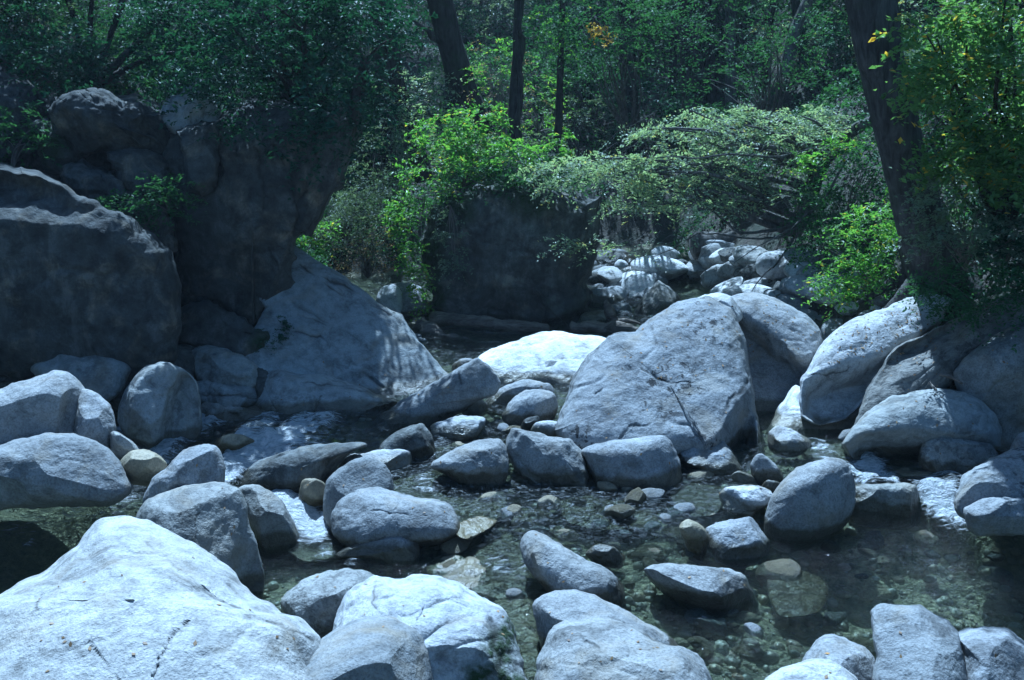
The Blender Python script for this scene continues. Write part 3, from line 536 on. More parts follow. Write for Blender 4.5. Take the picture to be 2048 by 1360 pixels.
lit = s.mix(s.ramp(a1, [(.45, 0.0), (.62, .8)]), lit, (.02, .035, .014))
bedc = s.mix(s.ramp(s.noise(co, 7, 5, .7), [(.35, 0.0), (.65, 1.0)]), (.17, .17, .115), (.42, .39, .24))
bedc = s.mix(s.ramp(s.noise(co, 22, 3, .6), [(.4, 0.0), (.7, .6)]), bedc, (.05, .05, .04))
col = s.mix(s.ramp(s.attr('wet'), [(.2, 0.0), (.6, 1.0)]), lit, bedc)
b = s.n('ShaderNodeBsdfPrincipled'); s.l(col, b.inputs['Base Color']); b.inputs['Roughness'].default_value = .85
s.l(s.bump(s.math('ADD', a2, s.math('MULTIPLY', a1, 2.0)), .8, .05), b.inputs['Normal']); s.l(b.outputs[0], s.out.inputs[0])
tag(link('ground', me, s.m), kind='structure')

# water sheet
FOAM_GLINT = [  # photo (u, v, radius px, strength)
 (250,858,30,1),(290,868,34,1),(330,888,36,1),(360,868,34,.8),(400,850,42,.7),(440,838,40,.45),(480,905,30,.9),(450,945,24,1.1),(500,925,36,1),(540,895,36,.8),(590,865,46,.6),(640,850,40,.45),(520,850,40,.4),(470,955,18,1.1),(555,890,40,.6),
 (560,995,26,.8),(585,1012,24,1),(605,1038,26,1.2),(628,1055,26,1.2),(600,1020,22,1),(640,1066,22,.8),
 (1740,935,34,1),(1720,950,26,1),(1775,955,22,.8),(1880,1010,36,1.1),(1860,985,26,1),(1900,1030,28,1.1),(1875,1025,24,1.1),(1870,960,26,.6),(1640,895,30,.5),(1900,955,30,.5),
 (1235,600,14,.7),(1250,580,16,.8),(1225,570,16,.6),(1245,625,14,.6),(1290,575,12,.5),(1040,745,22,.35),
 (150,1015,60,.2),(235,1003,36,.25),(70,1050,50,.2),(880,885,26,.35),(850,960,36,.3),(780,965,26,.3),(60,1090,12,.3),(330,915,16,.5),  # first three spots paint sky glints on the dark side pool
 (900,1180,20,.3),(1000,1130,34,.25),(1060,1140,30,.35),(1180,1260,24,.3),(700,1130,22,.25),(650,1110,20,.3)]
wx = np.arange(-7, 7.001, .035); wy = np.arange(3.2, 19.0, .035)
WX, WY = np.meshgrid(wx, wy); WZ = water_z(WX, WY)
fo = np.zeros_like(WX); xr = np.zeros_like(WX)
for u, v, r, st in [(150,1010,150,.7),(60,1060,80,.6),(1560,1200,160,.35),(1100,1050,220,.3),(800,1000,120,.3),(600,850,130,.5),(1080,755,80,.6),(1600,1330,120,.3)]:
    p = on_water(u, v); rm = r / F * p[1]; xr = np.maximum(xr, st * np.exp(-(((WX - p[0]) / rm) ** 2 + ((WY - p[1]) / (rm * p[1] / EYE * .75)) ** 2)))
for u, v, r, st in FOAM_GLINT:
    p = on_water(u, v); rm = r / F * p[1]; ry = rm * (p[1] / EYE) * .75
    fo = np.maximum(fo, (2.7 if u < 700 else 1.5) * st * np.exp(-(((WX - p[0]) / rm) ** 2 + ((WY - p[1]) / ry) ** 2)))
PW = np.stack([WX.ravel(), WY.ravel() * .8, 0 * WX.ravel()], -1)
rap = sstep(.0, .12, WZ) * sstep(2.9, 1.6, np.abs(WX - .0)) * .6 + .25
rough_w = np.clip(rap + fo + xr, 0, 1.3)
WZ = WZ + (fbm(PW, 3.0, 4, 40).reshape(WX.shape) * .016 + (1 - np.abs(fbm(PW, 5.0, 3, 44).reshape(WX.shape))) * .012) * rough_w + np.minimum(fo, 1) * .03 * (1 + 1.2 * fbm(PW, 8, 3, 47).reshape(WX.shape))
nx, ny = len(wx), len(wy); gi = (np.arange(ny - 1)[:, None] * nx + np.arange(nx - 1)[None]).ravel()
me = mesh_np('water', np.stack([WX.ravel(), WY.ravel(), WZ.ravel()], -1), np.stack([gi, gi + 1, gi + nx + 1, gi + nx], -1))
attr(me, 'foam', fo.ravel()); attr(me, 'rapid', rough_w.ravel())
s = NT('stream_water'); co = s.coords(False); cs = co
foam = s.attr('foam'); rp = s.attr('rapid')
w1 = s.noise(cs, 9, 4, .6, .8); w2 = s.noise(co, 26, 3, .6, .5); w3 = s.noise(co, 70, 2, .6)
h = s.math('ADD', s.math('MULTIPLY', w1, 1.0), s.math('MULTIPLY', w2, .5)); h = s.math('ADD', h, s.math('MULTIPLY', w3, .10))
h = s.math('MULTIPLY', h, s.math('ADD', .25, rp))
nb = s.bump(h, 1.0, .15)
mpf = s.n('ShaderNodeMapping'); s.l(co, mpf.inputs[0]); mpf.inputs['Rotation'].default_value = (0, 0, R(-55)); mpf.inputs['Scale'].default_value = (.35, 1.15, 1)
fn1 = s.noise(mpf.outputs[0], 16, 7, .78, .9)
fm = s.math('ADD', s.math('MULTIPLY', foam, .56), s.math('MULTIPLY', s.math('SUBTRACT', fn1, .5), 2.6))
fm = s.ramp(fm, [(.25, 0.0), (.62, 1.0)]); fm = s.math('MULTIPLY', fm, s.ramp(foam, [(.06, 0.0), (.2, .95)]))
ve = s.math('MULTIPLY', s.ramp(s.noise(s.coords(False, (.9, 1.2, 1)), 13, 7, .78, 1.6), [(.5, 0.0), (.7, 1.0)]), s.ramp(rp, [(.55, 0.0), (1.1, .5)]))
fm = s.math('MAXIMUM', fm, ve)
tr = s.n('ShaderNodeBsdfTransparent'); tr.inputs[0].default_value = (.86, .94, .88, 1)
rf = s.n('ShaderNodeBsdfRefraction'); rf.inputs['Color'].default_value = (.66, .76, .70, 1); rf.inputs['Roughness'].default_value = .0; rf.inputs['IOR'].default_value = 1.25; s.l(nb, rf.inputs['Normal'])
m0 = s.n('ShaderNodeMixShader'); m0.inputs[0].default_value = .15; s.l(tr.outputs[0], m0.inputs[1]); s.l(rf.outputs[0], m0.inputs[2])
gl = s.n('ShaderNodeBsdfGlossy'); gl.inputs['Roughness'].default_value = .07; s.l(nb, gl.inputs['Normal'])
fr = s.n('ShaderNodeFresnel'); fr.inputs[0].default_value = 1.33; s.l(nb, fr.inputs['Normal'])
mx = s.n('ShaderNodeMixShader'); s.l(fr.outputs[0], mx.inputs[0]); s.l(m0.outputs[0], mx.inputs[1]); s.l(gl.outputs[0], mx.inputs[2])
df = s.n('ShaderNodeBsdfPrincipled'); s.l(s.ramp(s.math('ADD', s.math('MULTIPLY', fn1, .6), s.math('MULTIPLY', w2, .4)), [(.36, (.34, .40, .42)), (.5, (.78, .81, .83)), (.6, (.95, .96, .97))]), df.inputs['Base Color']); df.inputs['Roughness'].default_value = .5
s.l(s.bump(s.math('ADD', fn1, w2), 1.0, .08), df.inputs['Normal'])
m2 = s.n('ShaderNodeMixShader'); s.l(fm, m2.inputs[0]); s.l(mx.outputs[0], m2.inputs[1]); s.l(df.outputs[0], m2.inputs[2])
s.l(m2.outputs[0], s.out.inputs[0])
tag(link('water', me, s.m), kind='structure')

# ------------------------------------------------------------------ stones: a few shapes, copied one by one
import bmesh
def ico(sub):
    bm = bmesh.new(); bmesh.ops.create_icosphere(bm, subdivisions=sub, radius=1)
    V = np.array([v.co[:] for v in bm.verts]); T = np.array([[v.index for v in f.verts] for f in bm.faces]); bm.free(); return V, T
IV, IT = ico(4); JV, JT = ico(2)
def stone_verts(V, seed, cuts=5, nz=.12):
    rng = np.random.default_rng(seed); X = V * np.array([1, rng.uniform(.6, .85), rng.uniform(.45, .65)])
    for _ in range(cuts):
        n = rng.normal(size=3); n /= np.linalg.norm(n); d = X @ n; h = d.max() * rng.uniform(.62, .88)
        X = X - np.maximum(d - h, 0)[:, None] * n * .92
    return X * (1 + nz * fbm(X, 1.3, 3, seed))[:, None]
def stone_mesh(name, seed, mat, **k):
    me = mesh_np(name, stone_verts(IV, seed, **k), None, IT); me.materials.append(M[mat]); return me
PROTO = {k: [stone_mesh('stone', 900 + 17 * i + hash_, k, cuts=9 if i % 2 else 4) for i in range(5)] for k, hash_ in (('granite', 0), ('tan', 200), ('awash', 400), ('dark', 600), ('pale', 800), ('white', 1000))}
rs = random.Random(5)
def march(u, v, bed=False):
    a, dy, dz = rays(u, v)
    t = np.arange(3.5, 24, .02); X = a * t; Yy = dy * t; Zz = EYE + dz * t
    h = ground_z(X, Yy)
    if not bed: h = np.maximum(h, water_z(X, Yy) - .04)
    k = np.argmax(Zz < h); return np.array([X[k], Yy[k], Zz[k]]) if (Zz < h).any() else at(u, v, 16)
def put_stone(u, v, wpx, mat, label, group, name='stone', onbed=False, Y=None, lift=.3, flat=1.0):
    p = march(u, v, onbed)
    r = wpx * .5 * p[1] / F
    o = bpy.data.objects.new(name, rs.choice(PROTO[mat])); COL.objects.link(o)
    o.location = (p[0], p[1], p[2] + r * lift * .5); o.scale = (r, r, r * rs.uniform(.85, 1.15) * flat); o.rotation_euler = (rs.uniform(-.3, .3), rs.uniform(-.3, .3), rs.uniform(0, 6.28))
    return tag(o, label, 'stone', group)
# named small stones
for u, v, w, m, lab in [
 (1215,985,52,'tan','rounded yellowish stone below the barrel shaped boulder'),(1252,990,34,'tan','little ochre stone next to the rounded yellowish stone'),
 (1098,1018,58,'tan','pale tan angular stone awash in the middle of the rapid'),(1028,1030,42,'tan','small ochre stone in the riffle beside the flat oval boulder'),
 (1135,1072,62,'tan','brown gold cobble under the clear riffle'),(1098,966,46,'granite','small pointed stone under the overhanging angular boulder'),
 (1052,955,44,'granite','thin tilted flake of stone in front of the angular boulder'),(1022,922,20,'pale','white pebble stuck in the gap left of the angular boulder'),
 (1275,1012,66,'awash','wet grey stone awash below the barrel boulder'),(1240,1040,70,'awash','dark cobble breaking the riffle surface'),
 (1330,1046,40,'granite','flat pebble showing at the rim of the riffle'),(1700,888,60,'granite','half buried stone at the foot of the broad flat topped boulder'),
 (1740,885,40,'pale','pale little stone below the broad flat topped boulder'),(1358,862,26,'dark','dark pebble lodged under the great faceted boulder'),
 (1010,862,22,'granite','pebble wedged by the trickle between flat slab and angular boulder'),(1000,845,18,'dark','tiny dark pebble beside the trickle'),
 (1008,868,44,'granite','grey stone standing at the left shoulder of the angular boulder'),(1110,800,22,'dark','small dark stone touching the great boulder at the outlet'),
 (650,1245,90,'tan','golden flat stone just under water behind the pale dome'),(1560,1150,110,'awash','tan drowned stone in the pool beside the oval boulder'),
 (1470,990,30,'tan','small brown stone in front of the flat pale stone'),(1850,1080,60,'awash','drowned cobble near the foot of the cascade')]:
    put_stone(u, v, w, m, lab, 'small stones in the rapids', lift=.15 if 'drowned' in lab or 'under' in lab else 1.0)
GR = 'rubble stones of the far stream bed'
rng = random.Random(11)
for i in range(190):
    u = rng.uniform(1190, 1760); v = rng.uniform(515, 650)
    if u < 1220 and v > 600: continue
    if 1330 < u < 1450 and v > 560: continue
    put_stone(u, v, rng.choice([16, 20, 26, 34, 44, 60, 80]), rng.choice(['granite', 'granite', 'pale', 'white', 'dark']), 'loose stone among the rubble of the far stream bed', GR, Y=16.8 - (v - 520) * .028 - max(0, u - 1500) * .004)
for i in range(36):
    u, v = rng.choice([(1560, 545), (1620, 540), (1500, 535), (1660, 600), (1420, 520), (1215, 560), (1260, 590), (1320, 545), (1400, 545), (1450, 560), (1500, 590), (1540, 615), (1590, 590), (1640, 570), (1480, 625), (1680, 640), (1240, 530), (1350, 520), (1440, 530)])
    put_stone(u + rng.uniform(-25, 25), v + rng.uniform(-10, 10), rng.uniform(60, 130), rng.choice(['white', 'pale', 'pale']), 'broad pale boulder stepping up the sunlit far stream', 'pale boulders stepping up the far stream', name='boulder', lift=.6, flat=.8)
for i in range(24):
    u = rng.uniform(790, 880); v = rng.uniform(610, 690)
    put_stone(u, v, rng.choice([12, 16, 22, 30]), rng.choice(['granite', 'pale', 'tan']), 'little stone piled between tilted slab and cube rock', 'stones between slab and cube rock', Y=13.2 - (v - 610) * .014)
GB = 'cobbles on the pool bed'
for i in range(80):
    u = rng.uniform(1380, 2060); v = rng.uniform(1075, 1340)
    put_stone(u, v, rng.choice([24, 32, 40, 54, 80]), rng.choice(['tan', 'awash', 'dark', 'dark']), 'submerged cobble on the clear pool bed', GB, name='cobble', onbed=True, lift=.1, flat=.7)
for i in range(60):
    u = rng.uniform(760, 1500); v = rng.uniform(950, 1300)
    put_stone(u, v, rng.choice([24, 32, 44, 60]), rng.choice(['tan', 'awash', 'awash', 'dark']), 'drowned cobble on the bed of the shallow rapid', 'cobbles under the rapid', name='cobble', onbed=True, lift=.5, flat=.8)
placed = 0
while placed < 130:
    u = rng.uniform(640, 1530); v = rng.uniform(865, 1310)
    if v > 1120 and u < 900: continue
    p = march(u, v); 
    put_stone(u, v, rng.choice([22, 28, 34, 44, 56, 70]) * (1.2 if v > 1100 else 1), rng.choice(['awash', 'awash', 'tan', 'granite']), 'wet stone half out of the water in the shallow rapid', 'half drowned stones of the rapid', lift=rng.choice([-.3, 0, .3, .7]), flat=.75); placed += 1
# pebbles nobody could count
rn = np.random.default_rng(3); n = 6500
X = rn.uniform(-3.2, 3.9, n); Yp = 4.6 + 5.2 * rn.random(n) ** 1.2; Zp = ground_z(X, Yp)
r = .012 + .045 * rn.random(n) ** 3
rot = rn.uniform(0, 6.28, n); shp = [stone_verts(JV, 50 + q, 3) for q in range(8)]; kk = rn.integers(0, 8, n)
V = np.stack(shp)[kk]; c_, s_ = np.cos(rot)[:, None], np.sin(rot)[:, None]
V = np.stack([V[..., 0] * c_ - V[..., 1] * s_, V[..., 0] * s_ + V[..., 1] * c_, V[..., 2]], -1) * r[:, None, None] + np.stack([X, Yp, Zp + r * .2], -1)[:, None]
T = (JT[None] + (np.arange(n) * len(JV))[:, None, None]).reshape(-1, 3)
me = mesh_np('pebbles', V.reshape(-1, 3), None, T)
s = NT('pebble'); g = s.n('ShaderNodeNewGeometry').outputs['Random Per Island']
col = s.ramp(g, [(0, (.13, .13, .10)), (.3, (.26, .25, .19)), (.6, (.34, .295, .19)), (.85, (.36, .36, .31)), (1, (.2, .13, .07))])
b = s.n('ShaderNodeBsdfPrincipled'); s.l(col, b.inputs[0]); b.inputs['Roughness'].default_value = .5; s.l(b.outputs[0], s.out.inputs[0])
tag(link('pebbles', me, s.m), 'small pebbles carpeting the stream bed under the clear water', 'pebbles', kind='stuff')
# ------------------------------------------------------------------ plants
def tube(pts, rad, seg=8, wob=0.0, seed=0):
    P = np.array(pts, float); n = len(P); rad = np.broadcast_to(np.asarray(rad, float), (n,))
    t = np.gradient(P, axis=0); t /= np.linalg.norm(t, axis=1, keepdims=True) + 1e-9
    up = np.where(np.abs(t[:, 2:3]) > .9, np.array([[0, 1., 0]]), np.array([[0, 0, 1.]]))
    a = np.cross(t, up); a /= np.linalg.norm(a, axis=1, keepdims=True) + 1e-9; b = np.cross(t, a)
    th = np.arange(seg) / seg * 2 * math.pi
    V = P[:, None] + rad[:, None, None] * (np.cos(th)[None, :, None] * a[:, None] + np.sin(th)[None, :, None] * b[:, None])
    V = V.reshape(-1, 3)
    if wob:
        c = np.repeat(P, seg, 0); k = 1 + wob * fbm(V, 1.2 / max(rad.max(), .02) * .5, 3, seed); V = c + (V - c) * k[:, None]
    i = np.arange(n - 1)[:, None] * seg + np.arange(seg)[None]; j = np.arange(n - 1)[:, None] * seg + (np.arange(seg)[None] + 1) % seg
    return V, np.stack([i, j, j + seg, i + seg], -1).reshape(-1, 4)
def spline(pts, n):
    P = np.array(pts, float); s_ = np.concatenate([[0], np.cumsum(np.linalg.norm(np.diff(P, axis=0), axis=1))]); s_ /= s_[-1]
    t = np.linspace(0, 1, n); Q = np.stack([np.interp(t, s_, P[:, k]) for k in range(P.shape[1])], -1)
    for _ in range(3): Q[1:-1] = .25 * Q[:-2] + .5 * Q[1:-1] + .25 * Q[2:]
    return Q
class MB:
    def __init__(s): s.v = []; s.q = []; s.n = 0
    def add(s, vq):
        s.v.append(vq[0]); s.q.append(vq[1] + s.n); s.n += len(vq[0])
    def build(s, name, mat, parent=None, off=(0, 0, 0)):
        return link(name, mesh_np(name, np.concatenate(s.v) - np.array(off), np.concatenate(s.q)), M[mat], parent)
def unit(a): return a / (np.linalg.norm(a, axis=-1, keepdims=True) + 1e-9)
def leaves(rng, C, size, flat=.5, axis=None, asp=.5, up=None):
    """diamond leaves at points C; flat 1 = all in the plane of their spray, 0 = any way round"""
    n = len(C); sz = size * rng.uniform(.6, 1.35, n)[:, None]
    N = unit(rng.normal(size=(n, 3))); up = np.array([[0, 0, 1.]]) if up is None else up
    N = unit(N * (1 - flat) + up * flat)
    A = rng.normal(size=(n, 3)) if axis is None else axis + .5 * rng.normal(size=(n, 3))
    A = unit(A - N * np.sum(A * N, 1, keepdims=True)); Bv = np.cross(N, A)
    fold = N * sz * .12
    V = np.stack([C - A * sz * .5, C - A * sz * .05 + Bv * sz * asp * .5 + fold, C + A * sz * .5, C - A * sz * .05 - Bv * sz * asp * .5 + fold], 1)
    return V.reshape(-1, 3), np.arange(4 * n).reshape(-1, 4)
def sprays(rng, C, D, L, per, width, droop=.25, tilt=.45):
    """leaf points along short side twigs: at C, pointing D, length L, each twig with a plane of its own"""
    n = len(C); t = rng.random((n, per)); sd = rng.choice([-1, 1], (n, per))
    D = unit(D); Np = unit(np.array([0, 0, 1.]) + tilt * rng.normal(size=(n, 3))); D = unit(D - .8 * Np * np.sum(D * Np, 1, keepdims=True))
    side = unit(np.cross(D, Np) + 1e-6); l = L * rng.uniform(.5, 1.5, n)
    P = C[:, None] + D[:, None] * (t * l[:, None])[..., None] + side[:, None] * (sd * width * (1 - .7 * t) * rng.random((n, per)))[..., None]
    P[..., 2] -= droop * (t ** 2) * l[:, None]
    P = P + rng.normal(size=P.shape) * width * .08
    ax = D[:, None] * .6 + side[:, None] * sd[..., None]
    return P.reshape(-1, 3), ax.reshape(-1, 3), np.repeat(Np, per, 0)
def crown_points(rng, ells, n, shell=.35):
    """spray origins and outward directions in a set of ellipsoids (centre, radii), weighted by size, bunched in clumps"""
    w = np.array([e[1][0] * e[1][1] * e[1][2] for e in ells]) ** .7; idx = rng.choice(len(ells), n, p=w / w.sum())
    Cc = np.array([e[0] for e in ells], float)[idx]; Rr = np.array([e[1] for e in ells], float)[idx]
    d = unit(rng.normal(size=(n, 3))); rr = (shell + (1 - shell) * rng.random(n)) ** .6
    P = Cc + d * Rr * rr[:, None]
    keep = fbm(P, 2.4 / max(.25, Rr.mean()), 3, int(rng.integers(999))) > .02
    P, d, Rr = P[keep], d[keep], Rr[keep]
    return P, unit(d * np.array([1, 1, .45]))
def foliage(name, mat, ells, n, leaf, per=9, L=.16, width=.05, flat=.5, droop=.3, seed=1, parent=None, off=(0, 0, 0), asp=.5, shell=.35):
    rng = np.random.default_rng(seed); P, D = crown_points(rng, ells, n, shell)
    Q, ax, up = sprays(rng, P, D, L * 1.35, int(per * 1.55), width * 1.35, droop)
    V, q = leaves(rng, Q, leaf * 1.12, min(.9, flat + .2), ax, asp, up)
    return link(name, mesh_np(name, V - np.array(off), q, smooth=False), M[mat], parent)
def twigs(mb, rng, root, P, rad, seg=4, bend=.2):
    """thin limbs from a root point to each point of P"""
    for p in P:
        m = (root + p) / 2 + rng.normal(size=3) * np.linalg.norm(p - root) * bend * .5 + np.array([0, 0, .12 * np.linalg.norm(p - root)])
        q = spline([root, m, p], 7); mb.add(tube(q, np.linspace(rad, rad * .25, 7), seg))
def E(u, v, Y, ru, rv, ry): 
    """ellipsoid seen at pixel (u, v), half sizes in pixels, depth half size in metres"""
    m = Y / F; return (at(u, v, Y), (ru * m, ry, rv * m))
def plant(name, label, cat, ells, mat, n, leaf, base=None, stems=6, stem_mat='twig', srad=.012, group=None, crown='foliage', stem='stem', **k):
    rng = np.random.default_rng(k.get('seed', 1) + 50)
    if base is None: c = ells[0]; base = np.array([c[0][0], c[0][1], c[0][2] - c[1][2]])
    base = np.array(base, float); root = empty(name, base); tag(root, label, cat, group)
    foliage(crown, mat, ells, n, leaf, parent=root, off=base, **k)
    if stems:
        mb = MB(); P, _ = crown_points(rng, ells, int(stems * 1.6) + 2, .2); twigs(mb, rng, base, P[:stems], srad)
        mb.build(stem, stem_mat, root, base)
    return root
def trunk_tree(name, label, pts, rads, bark, ells=None, leafmat=None, n=0, leaf=.05, limbs=5, group=None, cat='tree', seg=14, wob=.12, seed=1, roots=0, extra=None, **k):
    base = np.array(pts[0], float); root = empty(name, base); tag(root, label, cat, group); rng = np.random.default_rng(seed)
    mb = MB(); m = max(10, len(pts) * 8); q = spline(pts, m); rr = np.interp(np.linspace(0, 1, m), np.linspace(0, 1, len(rads)), rads)
    mb.add(tube(q, rr, seg, wob, seed))
    for i in range(roots):
        a = 6.28 * i / roots + rng.uniform(-.4, .4); l = rads[0] * rng.uniform(1.6, 3.2)
        e = base + np.array([math.cos(a) * l, math.sin(a) * l, -.35 * l]); mid = base + np.array([math.cos(a) * l * .4, math.sin(a) * l * .4, .02])
        mb.add(tube(spline([base + np.array([0, 0, rads[0] * 1.6]), mid, e], 9), np.linspace(rads[0] * .4, rads[0] * .06, 9), 7, .35, seed + i))
    if ells:
        P, _ = crown_points(rng, ells, limbs * 3, .2); 
        for p in P[:limbs]:
            dd = np.linalg.norm(q - p, axis=1) + np.maximum(0, q[:, 2] - p[2]) * 2; j = int(np.argmin(dd)); twigs(mb, rng, q[j], [p], max(.015, rr[j] * .4), 5)
    if extra: 
        for e in extra: qq = spline(e[0], 18); qq[1:] += (.10 * fbm(qq, 1.8, 4, seed)[:, None] * np.array([.6, .6, 1.0]))[1:]; mb.add(tube(qq, np.linspace(e[1], e[2], 18), 6, .1, seed))
    mb.build('trunk', bark, root, base)
    if ells and n: foliage('crown', leafmat, ells, n, leaf, seed=seed, parent=root, off=base, **k)
    return root

# --- the big dark tree over the left cliff: glossy leaves hanging over the rock
plant('cliff_tree', 'dark glossy leaved tree spilling over the top of the left cliff', 'tree',
  [E(560,120,11.0,230,150,.9), E(440,200,10.6,130,90,.5), E(620,200,10.8,150,90,.6), E(700,60,11.8,120,130,.8), E(480,20,11.4,200,90,1.0), E(640,300,10.6,50,60,.25), E(500,270,10.5,60,55,.25), ((-3.0,14.1,5.8),(1.3,1.1,.9)), ((-2.6,14.0,5.0),(.9,.8,.7))], 'leaf_dark', 5600, .05, base=at(600,240,11.9), stems=26, srad=.035, stem_mat='bark_dark', crown='crown', stem='trunk', seed=3, L=.2, width=.07, per=9)  # last two crown lobes are out of view, added to shade cliff and slab
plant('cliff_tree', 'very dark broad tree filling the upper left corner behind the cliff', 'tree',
  [E(120,40,12.4,230,120,1.0), E(300,90,11.8,170,100,.8), E(60,130,11.6,130,50,.5), E(230,160,11.2,100,40,.3), ((-5.2,14.1,6.0),(1.8,1.2,1.0)), ((-4.2,13.7,5.2),(1.2,1.0,.8))], 'leaf_dark', 4400, .05, base=at(180,180,12.6), stems=14, srad=.05, stem_mat='bark_dark', crown='crown', stem='trunk', seed=4, L=.22, width=.08, per=9)  # last two lobes likewise unseen, placed to cast shade on the cliff
plant('shrub', 'leafy dark shrub growing in the crevice at the left frame edge', 'shrub', [E(20,290,10.6,60,50,.3), E(30,240,10.9,70,40,.3)], 'leaf_mid', 260, .045, stems=6, seed=5)
plant('shrub', 'small feathery shrub sprouting from the crack in the left cliff', 'shrub', [E(300,405,10.1,70,30,.25), E(240,415,10.1,50,22,.2), E(340,385,10.1,36,24,.2)], 'leaf_mid', 330, .035, base=at(345,430,10.4), stems=10, srad=.008, seed=6, flat=.7)
plant('moss_tuft', 'dark moss tuft hanging in the seam where cliff meets tilted slab', 'moss', [E(540,690,10.25,24,40,.12), E(556,650,10.3,18,30,.1)], 'leaf_dark', 300, .02, stems=0, seed=7, L=.05, width=.02)
# --- greenery between the cliff and the cube
plant('shrub', 'sunlit small leaved shrub in the gap beside the cliff', 'shrub', [E(690,400,14.2,50,90,.4), E(720,460,14.2,70,60,.4)], 'leaf_grey', 850, .032, stems=10, seed=8, L=.18)
plant('shrub', 'grey green bush above the dry bank left of the cube rock', 'shrub', [E(760,330,15.2,60,90,.5), E(740,420,15,60,60,.5)], 'leaf_grey', 800, .035, stems=10, seed=9)
plant('dry_shrub', 'brown dry twiggy shrub on the bank left of the cube rock', 'shrub', [E(735,520,14.2,60,36,.4), E(760,470,14.4,46,40,.3)], 'leaf_dry', 220, .03, stems=46, srad=.006, seed=10)
plant('shrub', 'low bright leaved bush at the foot of the cliff edge', 'shrub', [E(632,465,13.2,22,26,.2), E(620,500,12.6,20,16,.15)], 'leaf_bright', 110, .04, stems=4, seed=12)
# --- on the cube
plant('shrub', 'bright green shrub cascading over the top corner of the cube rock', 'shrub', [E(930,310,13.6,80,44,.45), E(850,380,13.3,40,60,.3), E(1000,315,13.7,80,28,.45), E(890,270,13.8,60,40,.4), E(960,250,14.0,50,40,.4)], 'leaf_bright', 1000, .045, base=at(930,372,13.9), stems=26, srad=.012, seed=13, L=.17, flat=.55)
plant('ivy', 'trailing bright creeper hanging down the lit end of the cube rock', 'creeper', [E(812,460,13.2,26,70,.22), E(830,530,13.05,22,60,.15), E(845,590,12.95,14,40,.1), E(800,420,13.4,24,40,.25)], 'leaf_bright', 420, .04, base=at(850,400,13.5), stems=14, srad=.006, seed=14, L=.1)
plant('shrub', 'darker low shrub along the flat top of the cube rock', 'shrub', [E(1060,345,13.5,90,30,.5), E(960,360,13.2,80,22,.3), E(1130,360,13.4,60,20,.4)], 'leaf_mid', 620, .04, base=at(1060,375,13.7), stems=16, seed=15)
plant('sapling', 'pale sprouting sapling on the far corner of the cube rock', 'sapling', [E(1128,290,13.4,22,24,.15), E(1030,300,13.5,26,22,.15)], 'leaf_bright', 90, .05, base=at(1100,365,13.5), stems=6, seed=16)
plant('ivy', 'dull dry creeper strands on the dark face of the cube rock', 'creeper', [E(905,500,12.75,22,60,.06), E(880,440,12.85,20,40,.06)], 'leaf_grey', 150, .03, base=at(900,410,12.9), stems=10, srad=.005, seed=17, L=.1)
# --- trunks seen in the middle
GTR = 'dark trunks on the far slope'
def far_base(u, v, Y): return at(u, v, Y)
trunk_tree('tree', 'thick dark trunk leaning left above the cube rock', [at(960,270,17.5), at(925,170,17.4), at(895,70,17.3), at(868,-60,17.2), at(830,-400,17)], [.26,.21,.19,.18,.12], 'bark_dark', [E(830,-60,17.2,70,30,.4)], 'leaf_mid', 700, .05, limbs=6, seed=21, extra=[([at(900,110,17.3), at(860,60,17.1), at(820,40,17.0)], .06, .02)])
trunk_tree('tree', 'slanting trunk half hidden by leaves beside the cliff', [at(850,360,16.2), at(815,260,16.1), at(795,170,16), at(770,40,16), at(745,-150,16)], [.15,.13,.12,.11,.08], 'bark_dark', [E(840,190,15.6,50,50,.4), E(870,260,15.5,50,40,.3), E(700,-60,16,50,26,.3)], 'leaf_beech', 620, .04, limbs=5, seed=22, flat=.75, L=.25)
trunk_tree('tree', 'thin twin stemmed dead looking tree behind the cube rock', [at(1028,285,15.6), at(1030,180,15.6), at(1034,80,15.6), at(1036,-40,15.6), at(1038,-300,15.6)], [.11,.06,.05,.045,.03], 'bark_dark', [E(1030,-70,15.7,90,40,.5)], 'leaf_mid', 220, .045, limbs=4, seed=23, seg=9, extra=[([at(1030,260,15.6), at(1044,230,15.5), at(1046,100,15.5), at(1048,-60,15.5)], .045, .025)])
trunk_tree('tree', 'thin straight pole of a tree wrapped in lit ivy', [at(1117,280,16), at(1120,160,16), at(1124,40,16), at(1128,-100,16)], [.06,.05,.045,.035], 'bark_dark', [E(1130,130,15.9,14,70,.1), E(1100,60,15.8,40,50,.3), E(1130,-60,16,90,40,.5)], 'leaf_bright', 170, .045, limbs=3, seed=24, seg=9)
trunk_tree('tree', 'straight dark trunk in deep shade behind the drooping branches', [at(1392,270,18), at(1384,150,18), at(1374,20,18), at(1365,-200,18)], [.2,.17,.16,.12], 'bark_dark', [E(1340,-60,18,170,60,.9)], 'leaf_mid', 600, .05, seed=25)
trunk_tree('tree', 'faint dark trunk seen between shaded leaves near the ivy pole', [at(1262,240,19.5), at(1256,120,19.5), at(1250,0,19.5), at(1245,-200,19.5)], [.16,.14,.13,.1], 'bark_dark', [E(1220,-60,19.5,140,60,.9)], 'leaf_mid', 400, .05, seed=26)
trunk_tree('tree', 'slim brownish trunk tilting right among shaded leaves', [at(1572,150,16), at(1585,70,16), at(1612,10,16), at(1650,-80,16)], [.1,.085,.08,.05], 'bark_grey', [E(1640,-60,16,110,50,.6)], 'leaf_beech', 300, .045, seed=27)
trunk_tree('tree', 'slender grey trunk standing in the darkest wood', [at(1462,230,19), at(1462,120,19), at(1460,0,19), at(1456,-160,19)], [.1,.09,.085,.06], 'bark_grey', [E(1440,-60,19,130,60,.8)], 'leaf_mid', 300, .05, seed=28)
